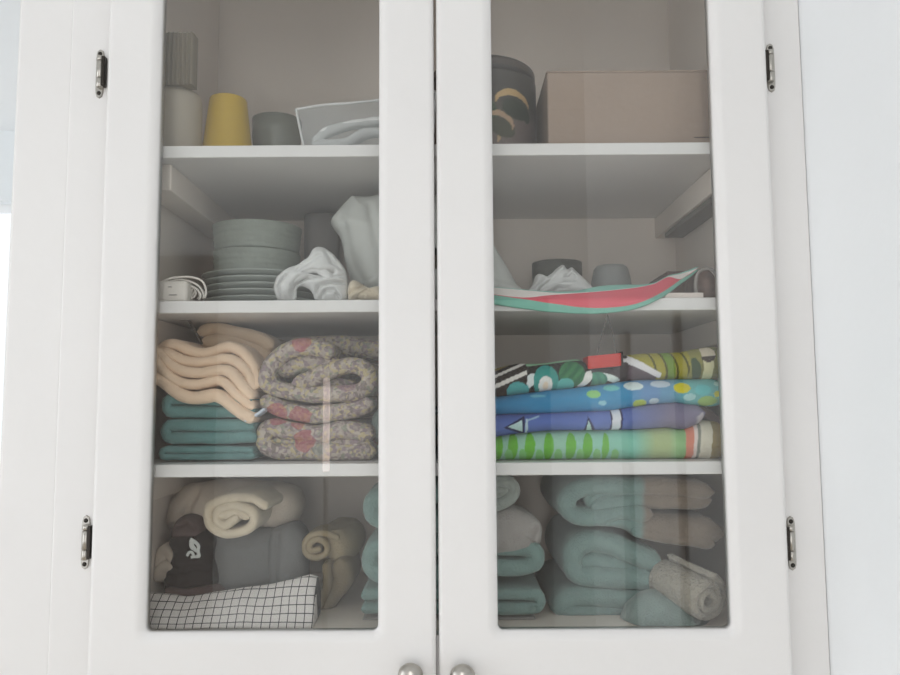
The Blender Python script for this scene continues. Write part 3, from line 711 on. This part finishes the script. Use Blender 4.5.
# ------------------------------------------------------------------ third shelf, left
# teal towels: three, each folded once with the fold to the left
for i, (yt, ym, yb_, th, x0, lab) in enumerate(((393, 405, 418, 12.2, 159, 'teal towel, topmost of the three under the peach blanket'), (419, 431.5, 444.5, 12.6, 157.5, 'teal towel, middle one of the three under the peach blanket'), (446, 452.5, 460.5, 7.2, 157, 'thin teal towel, lowest of the three under the peach blanket'))):
    a, b = yt + th/2, yb_ - th/2; r = (b - a)/2
    cloth('folded_towel', TEAL, [[(246 + i*2, a + 1), (220, a + .6), (195, a), (x0 + r + th/2, a), (x0 + th/2 + r*.2, a + r*.35), (x0 + th/2, (a + b)/2), (x0 + th/2 + r*.2, b - r*.35), (x0 + r + th/2, b), (195, b), (222, b), (249 + i, b - 1)]],
          th, .058, .30, lab, 'towel', 'teal towels', seed=11 + i, amp=.0014)
# peach blanket, five layers
E0 = [(159, 347), (166, 341), (174, 338), (184, 343), (196, 349), (207, 346), (217, 341), (228, 339), (239, 342), (249, 352), (257, 365), (260, 380)]
E1 = [(158, 352), (167, 347), (181, 352.5), (195, 358), (214, 357), (226, 353.5), (234, 355), (243, 363), (250, 374), (252, 386)]
E2 = [(158, 352), (163, 355), (173, 365), (188, 367), (204, 366), (219, 363), (231, 365), (238, 371), (245, 380), (250, 387)]
E3 = [(155, 354), (161, 361), (167, 369), (178, 377), (194, 380), (208, 377), (221, 374), (228, 380), (237, 390), (249, 401)]
E4 = [(154, 367), (159, 374), (166, 381), (178, 387), (191, 390), (206, 388), (218, 384.5), (226, 393), (236, 402), (250, 409.5)]
E5 = [(154, 389), (166, 390), (173, 393), (180, 402), (191, 406), (203, 406), (214, 405), (226, 412), (236, 418), (247, 424)]
def mid(A, B, n=12):
    out = []
    for i in range(n):
        def at(E):
            t = i/(n-1)*(len(E)-1); k = min(int(t), len(E)-2); f = t - k; return Vector(E[k]).lerp(Vector(E[k+1]), f)
        m = (at(A) + at(B))/2; out.append((m.x, m.y))
    return out
L1, L2, L3, L4, L5 = mid(E0, E1), mid(E1, E2), mid(E2, E3), mid(E3, E4), mid(E4, E5)
cloth('folded_blanket', PEACH, [L1, L2, L3, L4, L5], [11.5, 10.5, 11, 10.5, 13], [.066, .06, .056, .053, .05], .28, 'thick peach blanket folded in wavy layers over the teal towels', 'blanket', seed=21, amp=.0016, wob=.004)
cloth('folded_blanket', PEACH2, [[(203, 330), (214, 327), (232, 332), (256, 337), (268, 344)], [(207, 342), (225, 340), (246, 345), (264, 356), (268, 372)]], [13, 16], .13, .30, 'pale peach blanket folded behind, on top of the wavy peach one', 'blanket', seed=31)
bm = bmesh.new(); add_ribbon(bm, px_path([(246, 420.5), (252, 417), (258, 413), (263, 409.5)], .052), .004, .052, .075, seed=4, amp=.001)
e = link('satin_label', bm, mat('pale_blue_satin', (206, 216, 230), .4)); e.parent = [o for o in COL.objects if o.name == 'folded_blanket'][0]; e['label'] = 'pale blue-white satin label'
# floral quilts
cloth('folded_quilt', FLORAL, [[(326, 350), (304, 347), (284, 351), (270, 362), (265, 377), (272, 388), (295, 393), (325, 394), (354, 393), (367, 385), (367, 373), (354, 365), (336, 367), (318, 375), (300, 382)],
      [(267, 403), (284, 410), (305, 414), (330, 413.5), (350, 410), (364, 404)], [(284, 366), (305, 362), (328, 364)], [(296, 346), (340, 345), (384, 350)], [(312, 384), (335, 383), (350, 384)]], [17, 17.5, 22, 20, 10], [.06, .062, .072, .13, .085], .29, 'mauve and cream floral quilt, upper of two, folded with its loop to the right', 'quilt', seed=41, amp=.0024)
cloth('folded_quilt', FLORAL, [[(364, 433), (345, 430), (318, 435), (290, 431), (272, 427), (263, 432), (262, 443), (272, 450), (300, 452), (335, 452), (366, 451.5)], [(276, 441), (310, 443), (340, 444), (366, 443)]], [18, 9], [.06, .066], .29, 'mauve and cream floral quilt, lower of two, lying on the shelf', 'quilt', seed=51, amp=.0022)
cloth('folded_towel', PMINT, [[(430, 412), (395, 411), (381, 414), (376, 424), (381, 434), (400, 437), (430, 437)], [(430, 444), (400, 444), (382, 447), (379, 453), (390, 456.5), (430, 456.5)]], [12, 8], .09, .28, 'pale mint towel folded at the right of the floral quilts', 'towel', seed=61)
bm = bmesh.new(); add_tube(bm, [P(x, y, .10) for x, y in ((181, 303), (188, 318), (195, 331), (202, 344))], .0016)  # dark streak added in place of a slanting reflection on the glass
for v in bm.verts: v.co.z = min(v.co.z, Z2 - SH - .0005)
tag(link('streak', bm, mat('dark_streak', (66, 58, 50), .7)), 'thin dark cord put in for a glass reflection below the second shelf', 'streak')

# ------------------------------------------------------------------ third shelf, right: printed bed linen
YF = .05; UF = U(YF)
def front_px(v): return PX(Vector((v.x, YF, v.z)))
def ell(x, y, cx, cy, a, b, rot=0):
    dx, dy = x - cx, y - cy; c, s = math.cos(rot), math.sin(rot)
    return ((dx*c + dy*s)/a)**2 + ((-dx*s + dy*c)/b)**2 < 1
def tri(x, y, A, B, C):
    def sg(p, q): return (x - q[0])*(p[1] - q[1]) - (p[0] - q[0])*(y - q[1])
    d = (sg(A, B), sg(B, C), sg(C, A)); return all(k >= 0 for k in d) or all(k <= 0 for k in d)
def mixc(a, b, t): return tuple(p + (q - p)*max(0, min(1, t)) for p, q in zip(a, b))
def c_green(v, s, y, a):
    x, yy = front_px(v)
    base = mixc((160, 208, 182), (140, 206, 184), (x - 560)/70); base = mixc(base, (180, 198, 142), (x - 636)/20) if x < 670 else mixc((180, 198, 142), (164, 206, 150), (x - 670)/8)
    bend = x - (yy - 446)*.12 - max(0, (x - 680))*.0
    if x < 640:
        for cx_, w_ in ((499, 4), (513, 5), (530, 5.2), (549, 5.2), (571, 5.2), (588, 5), (606, 3.5)):
            if ell(bend, yy, cx_ - (yy - 446)*.16, 447, w_, 14): return (112, 190, 66)
            if ell(bend, yy, cx_ + 9, 456, 4, 7): return (132, 200, 120)
    q = x - abs(yy - 446)*.10
    if 686 < q < 694: return (226, 140, 116)
    if 694 <= q < 697.5: return (240, 222, 214)
    if 697.5 <= q < 700.5: return (140, 144, 132)
    if 700.5 <= q < 712: return (232, 226, 206)
    if q >= 712: return (160, 142, 92)
    return base
def c_purple(v, s, y, a):
    x, yy = front_px(v)
    base = mixc((92, 116, 186), (132, 126, 152), (x - 620)/50)  # greyer towards the right: haze of the glass painted into the print
    if tri(x, yy, (508, 427), (522, 420), (523, 432)): return (196, 226, 226)
    if tri(x, yy, (503, 428), (524.5, 416), (525, 435)): return (38, 46, 92)
    if 525.5 < x < 528 and yy > 419: return (190, 214, 226)
    if tri(x, yy, (587, 431), (588, 420), (594, 432)): return (196, 226, 222)
    if tri(x, yy, (584, 433), (588, 416), (598, 433)): return (44, 50, 98)
    if 612.5 < x < 621: return (224, 228, 236)
    if 621 <= x < 623 or 611 < x <= 612.5: return (44, 46, 90)
    if 526 < x < 540 and abs(yy - (421 - (x - 526)*.35)) < 1: return (160, 190, 216)
    if ell(x, yy, 701, 418, 2.2, 6): return (206, 200, 206)
    return base
def c_blue(v, s, y, a):
    x, yy = front_px(v)
    base = mixc((52, 136, 186), (62, 150, 196), (x - 500)/100); base = mixc(base, (106, 150, 196), (x - 625)/20) if x < 660 else mixc((106, 160, 196), (112, 190, 190), (x - 670)/20)
    for cx_, cy_, a_, b_, c_ in ((594, 394, 7, 4, (150, 214, 130)), (603, 403, 4, 2.4, (150, 206, 220)), (634, 386, 9.5, 4.2, (222, 238, 236)), (661, 384, 10, 3.5, (196, 212, 226)), (682, 388, 8.5, 5.2, (224, 214, 48)), (641, 403.5, 7, 4, (184, 206, 84)), (655, 401, 5, 3, (200, 220, 230)),
                                 (703, 390, 8, 5.5, (110, 206, 208)), (708, 401, 9, 5, (168, 208, 118)), (718, 394, 4, 3.5, (222, 222, 80)), (612, 388, 8, 3, (112, 200, 198)), (538, 396, 8, 1.6, (110, 184, 210)), (690, 397, 6, 3.5, (176, 222, 222)), (719, 384, 4, 3, (180, 226, 220))):
        if ell(x, yy, cx_, cy_, a_, b_): return c_
    return base
def c_leaf(v, s, y, a):
    x, yy = front_px(v)
    if x < 527:
        q = yy + (x - 496)*.45
        for k, c_ in ((372, (150, 132, 74)),):
            if q < 371: return c_
        if 374.5 < q < 377.5: return (236, 232, 226)
        if 384 < q < 388.5: return (236, 232, 226)
        if ell(x, yy, 518, 391, 11, 9): return (86, 176, 176)
        return (42, 36, 34)
    if x < 592:
        if ell(x, yy, 546, 385, 7, 9): return (240, 222, 200) if ell(x, yy, 546, 386, 3, 4) else (240, 240, 236)
        if ell(x, yy, 546, 381, 12.5, 16): return (62, 156, 148)
        if ell(x, yy, 519, 391, 11, 9): return (86, 176, 176)
        if ell(x, yy, 566, 386, 9, 8): return (96, 186, 180)
        if ell(x, yy, 572, 374, 13, 13, .4): return (62, 132, 84) if (int((x + yy*.8)/5) % 2) else (46, 112, 76)
        if ell(x, yy, 586, 379, 10, 5, -.9): return (240, 240, 236)
        if ell(x, yy, 530, 381, 5, 8, .5): return (226, 236, 236)
        if yy < 366 + (x - 530)*-.12: return (150, 196, 160) if yy > 363 - (x - 530)*.12 else (150, 52, 52)
        return (44, 44, 42)
    if x < 628:
        if ell(x, yy, 597, 381, 11, 9, -.2): return (74, 150, 120) if (int((x - yy*.5)/4) % 2) else (60, 130, 110)
        if ell(x, yy, 611, 378, 12, 3.2, .35): return (228, 240, 234)
        if ell(x, yy, 640, 368, 38, 7, .22) and not ell(x, yy, 640, 371.5, 36, 6.5, .22): return (240, 238, 240)
        return (62, 56, 60)
    if x < 662 and yy > 361 + (x - 640)*.55 and yy < 369 + (x - 640)*.42: return (240, 238, 240)
    if x < 658 and yy > 366 + (x - 640)*.35: return (96, 84, 92)
    if x < 690:
        for k in (0, 1, 2, 3):
            cx_ = 650 + k*11
            if abs(x - cx_ - (yy - 352)*.45 + (yy - 352)**2*.006) < 1.1: return (86, 84, 24)
        return (116, 148, 48) if 664 < x - (yy - 360)*.2 < 674 else (168, 160, 56)
    if x < 702: return (70, 92, 62) if ell(x, yy, 697, 370, 5, 13, -.3) else (150, 148, 80)
    if ell(x, yy, 708, 354, 8, 8): return (74, 62, 48) if yy > 356 else (226, 214, 190)
    if 703 < x < 714 and yy > 359 and x - 703 > (yy - 360)*.1: return (226, 222, 176)
    return (130, 128, 70)
G = 'printed bed linen on the third shelf'
def linen(top, bot, x1, colf, label, seed, y1=.29, yf=YF):
    n = 26; pts = []; ths = []
    def at(E, x):
        for a, b in zip(E, E[1:]):
            if x <= b[0]: t = (x - a[0])/(b[0] - a[0]); t = t; return a[1] + (b[1] - a[1])*t
        return E[-1][1]
    x0 = 476
    for i in range(n + 1):
        x = x0 + (x1 - x0)*i/n; a, b = at(top, x), at(bot, x); pts.append((x, (a + b)/2)); ths.append(b - a)
    th = lambda s: ths[min(n, max(0, int(s*n)))]*(1 - (s*n) % 1) + ths[min(n, int(s*n) + 1)]*((s*n) % 1)
    return cloth('folded_bed_linen', PRINT, [pts], [th], yf, y1, label, 'bed linen', G, seed=seed, amp=.0006, step=.0012, colf=colf, wob=.002, arc=40)
TB = [(470, 469), (800, 465)]
T_green = [(470, 439), (496, 437), (520, 433.5), (545, 431), (590, 430.5), (640, 429.5), (670, 427.5), (685, 430), (697, 425), (710, 420), (726, 424)]
T_pur = [(470, 414), (496, 414.5), (560, 413), (610, 411), (650, 404.5), (680, 402.5), (695, 404), (703, 410), (712, 420)]
T_blue = [(470, 400), (496, 397), (545, 391), (600, 385), (640, 379.5), (690, 379), (726, 379)]
T_leaf = [(470, 371), (496, 368.5), (520, 362.5), (545, 363), (570, 359), (585, 357.5), (588, 366), (620, 366), (624, 355), (640, 353), (668, 352), (688, 351), (705, 347), (726, 344)]
linen(T_green, [(470, 461.5), (800, 460)], 716, c_green, 'green leaf-print bed linen with striped end, lowest in the bright pile', 71)
linen(T_pur, T_green, 695, c_purple, 'violet-blue bed linen with white triangles, second from the bottom of the pile', 72)
linen(T_blue, [(470, 414), (496, 414.5), (560, 413), (610, 411), (650, 404.5), (680, 402.5), (690, 405), (726, 407)], 716, c_blue, 'bright blue bed linen with pale spots, under the leaf-print one', 73)
linen(T_leaf, T_blue, 717, c_leaf, 'black, teal and olive leaf-print bed linen, topmost of the pile', 74)
cloth('folded_cloth', BROWNT, [[(704, 411), (711, 415), (719, 423)]], [10], .075, .28, 'dark brown folded cloth end between the violet and blue linens', 'cloth', seed=75)
q0, q1 = P(588, 368, .052), P(621, 354, .052)
pk = tag(empty('red_packet', ((q0.x + q1.x)/2, .08, q0.z)), 'small red packet with a black end lying on the leaf-print linen', 'packet')
bm = bmesh.new(); add_box(bm, q0.x, q1.x, .050, .09, P(600, 369, .05).z, P(600, 356, .05).z, .0008)
for v in bm.verts: v.co.z += (v.co.x - q0.x)*.09
adopt(link('packet_body', bm, mat('red_card', (206, 52, 44), .5), smooth=False), pk)
bm = bmesh.new(); add_box(bm, q1.x - .0005, q1.x + .0022, .0495, .0905, P(620, 371, .05).z, P(620, 351.5, .05).z, .0004)
adopt(link('black_end', bm, mat('black_card', (36, 32, 32), .6), smooth=False), pk)
bm = bmesh.new(); ap = P(607.5, 314, .06); ap.z = Z2 - SH - .001
add_tube(bm, [P(597, 356, .06), P(602, 335, .06), ap], .0007, 8); add_tube(bm, [P(617, 356, .06), P(613, 335, .06), ap], .0007, 8)
e = adopt(link('string', bm, mat('grey_string', (96, 90, 84), .8)), pk); e['label'] = 'thin grey hanging string'

# ------------------------------------------------------------------ bottom left compartment
bm = bmesh.new()                          # grey-beige blanket at the back
add_pillow(bm, [(168, 528), (166, 508), (176, 492), (196, 483), (230, 480), (262, 480), (288, 486), (299, 500), (298, 518), (288, 530), (250, 535), (200, 536)], [(186, 512), (280, 508)], .20, .04, amp=.004, seed=4, freq=22, creases=[([(205, 482), (196, 505), (200, 530)], .012, 4), ([(262, 484), (268, 510), (262, 530)], .010, 4)], back=2.6)
tag(link('blanket', bm, GBEIGE), 'grey-beige blanket bundled at the back above the slate cloth', 'blanket')
bm = bmesh.new()
add_pillow(bm, [(208, 632), (208, 560), (212, 535), (226, 528), (258, 527), (280, 530), (286, 545), (286, 632)], [(246, 550), (246, 612)], .165, .03, amp=.002, seed=81, creases=[([(208, 590), (246, 584), (286, 578)], .004, 3)], back=4)
for v in bm.verts: v.co.z = max(v.co.z, Z0 + .0006)
tag(link('folded_cloth', bm, SLATE), 'slate grey cloth folded in a tall block behind the check cloth', 'cloth')
bm = bmesh.new()
add_pillow(bm, [(270, 632), (268, 560), (272, 532), (284, 524), (297, 526), (305, 542), (305, 575), (301, 632)], [(288, 545), (287, 612)], .15, .02, amp=.0015, seed=83, creases=[([(280, 534), (278, 580), (276, 620)], .006, 2.5)], back=5)
for v in bm.verts: v.co.z = max(v.co.z, Z0 + .0006)
tag(link('folded_cloth', bm, SLATE), 'narrow slate grey fold standing between the block and the tan roll', 'cloth')
cloth('folded_cloth', GBEIGE, [[(157, 560), (163, 552), (172, 560)], [(158, 575), (166, 570), (176, 576), (180, 600)]], [14, 20], .13, .26, 'grey cloth in the left corner behind the dark garment', 'cloth', seed=84, amp=.003)
# cream rolled towel
Yr = .085; u = U(Yr); c0 = P(230, 516, Yr); c1 = P(244, 505, .24)
bm = bmesh.new()
add_ribbon(bm, px_path([(233, 519), (222, 526), (214, 520), (217, 510), (230, 506), (246, 509), (254, 517), (249, 528), (234, 534), (218, 533), (207, 524), (206, 511), (215, 502), (234, 498), (252, 499), (264, 506)], Yr), 9.4*u, Yr, .25, seed=6, amp=.0016)
add_ribbon(bm, px_path([(222, 516), (234, 514), (244, 517)], Yr), 10*u, Yr + .004, .24, seed=7, amp=.001)
tag(link('rolled_towel', bm, CREAM), 'cream towel rolled up, its spiral end facing out above the slate cloth', 'towel')
# dark garment with a white emblem
dg = tag(empty('garment', (P(193, 590, .1).x, .1, P(193, 596, .07).z)), 'dark brown folded garment with a white emblem, behind the check cloth', 'garment')
bm = bmesh.new()
add_pillow(bm, [(168, 634), (164, 600), (165, 580), (165, 567), (171, 557), (174, 549), (170, 541), (174, 533), (184, 529), (200, 528), (211, 532), (216, 542), (215, 556), (219, 566), (221, 580), (222, 600), (219, 634)], [(193, 545), (193, 612)], .147, .030, amp=.0022, seed=9, freq=34,
           creases=[([(170, 562), (186, 566), (204, 563), (219, 566)], .006, 3), ([(165, 583), (190, 586), (221, 583)], .008, 2.2), ([(168, 574), (182, 572)], .004, 2)], back=2.6)
for v in bm.verts: v.co.z = max(v.co.z, Z0 + .0006)
adopt(link('garment_body', bm, BLACKC), dg)
bm = bmesh.new()
add_pillow(bm, [(173, 536), (174, 525), (180, 517), (190, 514), (200, 517), (206, 524), (207, 536), (200, 540), (182, 540)], [(184, 530), (198, 530)], .150, .026, amp=.0018, seed=5, creases=[([(182, 524), (192, 521), (200, 526)], .006, 2)], back=2.6)
e = adopt(link('collar', bm, BROWNT), dg); e['label'] = 'umber collar part'
bm = bmesh.new()
add_pillow(bm, [(166, 598), (166, 588), (180, 587), (200, 586), (221, 585), (222, 598)], [(178, 592), (212, 591)], .128, .014, amp=.001, seed=3, back=1)
e = adopt(link('hem', bm, BROWNT), dg); e['label'] = 'umber hem fold'
bm = bmesh.new(); Ye = .1145
def emb(pts, r): add_tube(bm, [P(x, y, Ye) for x, y in pts], r*U(Ye), flat=.45, step=.001)
emb([(190, 540), (192.5, 541.5), (191.5, 545), (194, 549)], 2.4); emb([(191, 540), (195, 542), (198.5, 546), (198, 551), (199, 556), (196, 556.5)], 1.7)
emb([(194, 549), (197, 551)], 1.8); emb([(187, 556), (189, 552.5), (192, 552.5), (193.5, 556), (191, 557.5)], 1.4); emb([(193, 557), (196, 556.8), (199, 556)], 1.3)
e = adopt(link('emblem', bm, mat('white_print', (232, 236, 232), .7)), dg); e['label'] = 'white swirl emblem'
# white tea towel with a dark grid
def gridmat():
    m = bpy.data.materials.new('windowpane_check_cotton'); m.use_nodes = True; nt = m.node_tree; b = nt.nodes['Principled BSDF']; N = nt.nodes.new; Lk = nt.links.new
    b.inputs['Roughness'].default_value = .9; b.inputs['Specular IOR Level'].default_value = .1
    uv = N('ShaderNodeUVMap'); uv.uv_map = 'UVMap'; sx = N('ShaderNodeSeparateXYZ'); Lk(uv.outputs[0], sx.inputs[0]); outs = []
    for i in (0, 1):
        f = N('ShaderNodeMath'); f.operation = 'FRACT'; Lk(sx.outputs[i], f.inputs[0]); l = N('ShaderNodeMath'); l.operation = 'LESS_THAN'; l.inputs[1].default_value = .105; Lk(f.outputs[0], l.inputs[0]); outs.append(l.outputs[0])
    mx = N('ShaderNodeMath'); mx.operation = 'MAXIMUM'; Lk(outs[0], mx.inputs[0]); Lk(outs[1], mx.inputs[1])
    c = N('ShaderNodeMix'); c.data_type = 'RGBA'; Lk(mx.outputs[0], c.inputs[0]); c.inputs[6].default_value = (*lin((232, 226, 222)), 1); c.inputs[7].default_value = (*lin((62, 60, 60)), 1)
    n = N('ShaderNodeTexNoise'); n.inputs['Scale'].default_value = 160; tc = N('ShaderNodeTexCoord'); Lk(tc.outputs['Object'], n.inputs['Vector']); bp = N('ShaderNodeBump'); bp.inputs['Distance'].default_value = .001; Lk(n.outputs['Fac'], bp.inputs['Height']); Lk(bp.outputs[0], b.inputs['Normal'])
    Lk(c.outputs[2], b.inputs['Base Color']); return m
bm = bmesh.new(); uvl = bm.loops.layers.uv.new('UVMap')
topE = [(140, 594), (150, 594.5), (170, 596), (185, 598), (205, 595), (230, 591), (255, 588), (272, 585.5), (290, 581), (303, 577.5), (311, 576), (317, 579)]
tE = catmull([Vector((a, b, 0)) for a, b in topE], 3)
nx = len(tE); nj = 14; gv = []; guv = []
for i, p in enumerate(tE):
    s = i/(nx - 1); xb = 134 + (312.5 - 134)*s
    col = []; cuv = []
    pt = P(p.x, p.y, .085); pb_ = P(xb, 640, .044); pb_.z = Z0 + .001; yb0 = PX(pb_)[1]
    for j in range(nj + 1):
        t = j/nj; q = pb_.lerp(pt, t); q.y += -.010*math.sin(math.pi*t)*.5
        q += nz(q, 26, 3)*.0016
        if i == 0 or True: q.z = max(q.z, Z0 + .0006)
        col.append(q); x_, y_ = PX(q); cuv.append(((pb_.lerp(pt, t).x + (pt.z - Z0)*0)/.0104 + .15*t, (t*((pt - pb_).length))/.0116 + .35))
    # over the top and down behind
    for j, (dy, dz) in enumerate(((.004, .0012), (.010, 0), (.016, -.006), (.024, -.02), (.028, -.04))):
        q = pt + Vector((0, dy, dz)); q += nz(q, 26, 3)*.0012; q.z = max(q.z, Z0 + .0006); col.append(q); cuv.append((cuv[nj][0], cuv[nj][1] + (j + 1)*.35))
    q = Vector((pt.x, pt.y + .028, Z0 + .0006)); col.append(q); cuv.append((cuv[nj][0], cuv[-1][1] + 2))
    gv.append([bm.verts.new(v) for v in col]); guv.append(cuv)
m_ = len(gv[0])
for i in range(nx - 1):
    for j in range(m_):
        j2 = (j + 1) % m_
        f = bm.faces.new((gv[i][j], gv[i+1][j], gv[i+1][j2], gv[i][j2]))
        for lp, (a, b) in zip(f.loops, ((i, j), (i+1, j), (i+1, j2), (i, j2))): lp[uvl].uv = guv[a][b]
for i in (0, nx - 1):
    f = bm.faces.new(gv[i] if i else gv[i][::-1])
    for lp, k in zip(f.loops, range(m_) if i else range(m_ - 1, -1, -1)): lp[uvl].uv = (guv[i][k][0] , guv[i][k][1])
bmesh.ops.recalc_face_normals(bm, faces=bm.faces[:])
tag(link('tea_towel', bm, gridmat()), 'white tea towel with thin dark grid check, at the front of the bottom left', 'towel')
# tan roll and what hangs under it
Yr = .14; bm = bmesh.new()
add_ribbon(bm, px_path([(318, 550), (311, 551), (309, 545), (316, 540), (325, 544), (326, 553), (317, 558), (307, 555), (303.5, 546), (309, 537), (322, 534), (336, 538)], Yr), 6.2*U(Yr), Yr, .2, seed=5, amp=.001)
add_loft(bm, px_rows([(534, 326, 342, .155, .26), (532, 320, 346, .15, .28), (540, 316, 354, .148, .3), (550, 314, 357, .148, .3), (560, 318, 354, .15, .3), (566, 326, 348, .155, .28)], Yr), n=36, amp=.002, seed=5)
tag(link('rolled_towel', bm, TAN), 'tan towel rolled up, on top right of the slate cloth', 'towel')
cloth('folded_cloth', OLIVE, [[(341, 570), (342, 582), (332, 594), (324, 608), (317, 626)], [(326, 568), (326, 588), (320, 604), (313, 624)]], [20, 9], [.13, .125], .24, 'olive-brown cloth hanging in folds under the tan roll', 'cloth', seed=91, amp=.002)
# ------------------------------------------------------------------ bottom middle stack, behind the centre stiles
GM = 'towels in the bottom middle stack'
def ufold(xl, xr, yt, yb_, th, right, mid_gap=0):
    a, b = yt + th/2, yb_ - th/2; r = (b - a)/2
    p = [(xl + th/2, a), (xl + 40, a), ((xl+xr)/2, a - .5), (xr - r - th/2 - 6, a), (xr - th/2 - r*.25, a + r*.35), (xr - th/2, (a+b)/2), (xr - th/2 - r*.25, b - r*.35), (xr - r - th/2 - 6, b), ((xl+xr)/2, b), (xl + 40, b), (xl + th/2, b)]
    return p if right else [(xl + xr - x, y) for x, y in p]
cloth('folded_towel', GMINT, [[(446, 509), (472, 508), (498, 505), (513, 495), (511, 484), (496, 482), (470, 485)], [(460, 497), (485, 495), (502, 492)]], [13, 15], .07, .27, 'grey-mint towel rolled over on top of the middle stack', 'towel', GM, seed=101)
cloth('folded_towel', MINT, [ufold(362, 452, 484, 534, 21, False)], [21], .075, .28, 'mint towel with its fold showing left of the centre stile, topmost there', 'towel', GM, seed=102)
bm = bmesh.new()
add_pillow(bm, [(440, 522), (470, 516), (500, 509), (516, 509), (530, 514), (539, 521), (542, 530), (540, 542), (534, 541), (530, 549), (500, 553), (440, 556)], [(460, 535), (515, 528)], .085, .02, amp=.0015, seed=103, rings=14, pw=.4, back=8,
           creases=[([(529, 550), (530, 538), (534, 527), (538, 520)], .007, 1.8), ([(524, 552), (526, 538), (530, 524)], .002, 1.2)])
tag(link('folded_towel', bm, GREYT), 'light grey towel draped in the middle stack with a ribbed end', 'towel', GM)
cloth('folded_towel', MINT, [ufold(450, 545.5, 540, 578, 17.5, True)], [17.5], .072, .28, 'mint towel folded under the light grey one in the middle stack', 'towel', GM, seed=104)
cloth('folded_towel', MINT, [ufold(360, 449, 536, 588, 22, False)], [22], .075, .28, 'mint towel with its fold showing left of the centre stile, second down', 'towel', GM, seed=105)
cloth('folded_towel', MINT, [ufold(361, 547, 590, 616, 12, True)], [12], .07, .28, 'mint towel folded with an open loop, second lowest in the middle stack', 'towel', GM, seed=106)
cloth('folded_towel', GREYT, [[(366, 622), (440, 621.5), (532, 621)]], [7], .078, .28, 'thin grey towel, lowest in the middle stack', 'towel', GM, seed=107)

# ------------------------------------------------------------------ bottom right stack
GB = 'towels in the bottom right stack'
TINTED = mat('reflection_tinted_terry', attr=True, rough=.9, bump=(420, .0016), vary=(60, .08), sheen=.3, spec=.1)
def c_tinted(v, s, y, a):
    x, yy = PX(Vector((v.x, .08, v.z))); return mixc((128, 154, 149), (140, 127, 114), (x - 643)/5)  # beige to the right paints a glass reflection tint into the towel colour
cloth('folded_towel', TINTED, [[(606, 504), (592, 502), (594, 496), (612, 494), (660, 493), (690, 493), (705, 499)], [(704, 491), (660, 488), (620, 487), (590, 488), (572, 494), (568, 507), (577, 516), (598, 518), (622, 513), (644, 514)], [(600, 505), (640, 501), (690, 502), (704, 501)]], [14, 18.5, 18], [.092, .085, .09], .30, 'mint towel rolled at its left end with a painted beige reflection tint at right, topmost of the big stack', 'towel', GB, seed=111, amp=.002, colf=c_tinted)
cloth('folded_towel', TINTED, [[(600, 524), (620, 522), (650, 527), (680, 531), (708, 534)], [(640, 532), (670, 538), (708, 543)]], [lambda s: 8 + 22*min(1, s*1.8), 14], .092, .30, 'pale mint towel with a painted beige reflection tint at right lying flat, second in the big stack', 'towel', GB, seed=112, amp=.002, colf=c_tinted)
cloth('folded_towel', MINT, [[(652, 562), (634, 555), (612, 546), (594, 543), (580, 548), (574, 562), (580, 576), (600, 579), (630, 580), (650, 582)], [(592, 563), (622, 568), (648, 574)], [(598, 552), (608, 553), (616, 556)]], [22, 22, 12], [.095, .105, .11], .30, 'mint towel with a wide open fold at the left, third in the big stack', 'towel', GB, seed=113, amp=.002)
cloth('folded_towel', MINT, [[(650, 602), (630, 602), (606, 600), (580, 599), (566, 603), (562, 610), (570, 615), (600, 617), (630, 618), (650, 618)]], [20], .095, .30, 'mint towel, lowest of the big stack, mostly behind the rolled beige towels', 'towel', GB, seed=114, amp=.002)
bm = bmesh.new(); Rr = 25*U(.06)
c0 = P(711, 604, .038); c0.z = max(c0.z, Z0 + Rr + .001); c1 = P(662, 576, .108)
add_roll(bm, c0, c1, Rr, .0095, turns=2.1, a0=.6, seed=7, amp=.0016)
tag(link('rolled_towel', bm, BEIGE), 'beige terry towel rolled, leaning at the bottom right corner with its spiral end out', 'towel')
bm = bmesh.new()
add_pillow(bm, [(622, 634), (620, 616), (626, 603), (638, 593), (652, 588), (668, 592), (690, 606), (700, 620), (704, 634)], [(640, 614), (680, 620)], .085, .042, amp=.002, seed=9, creases=[([(620, 616), (627, 624), (630, 634)], .006, 2.5)], back=.2)
for v in bm.verts: v.co.z = max(v.co.z, Z0 + .0006)
tag(link('rolled_towel', bm, PMINT), 'pale mint towel rolled on the cabinet floor under the beige roll', 'towel')

# ------------------------------------------------------------------ settle: nothing may sink into a shelf, wall or back panel
levels = [(Z0, Z3 - SH), (Z3, Z2 - SH), (Z2, Z1 - SH), (Z1, CT - .01)]
for o in list(COL.objects):
    if o.type != 'MESH' or o.parent or 'label' not in o or o.get('category') == 'mat': continue
    zs = sorted((o.matrix_basis @ v.co).z for v in o.data.vertices)
    zm = zs[len(zs)//2]
    lo, hi = next(((a, b) for a, b in levels if a - .01 < zm < b + .016), (None, None))
    if lo is None: continue
    off = o.location
    for v in o.data.vertices:
        v.co.z = min(max(v.co.z, lo + .0004 - off.z), hi - .0006 - off.z)
        v.co.y = min(v.co.y, YB - .001 - off.y); v.co.x = min(max(v.co.x, XL_ + .0008 - off.x), XR_ - .0008 - off.x)
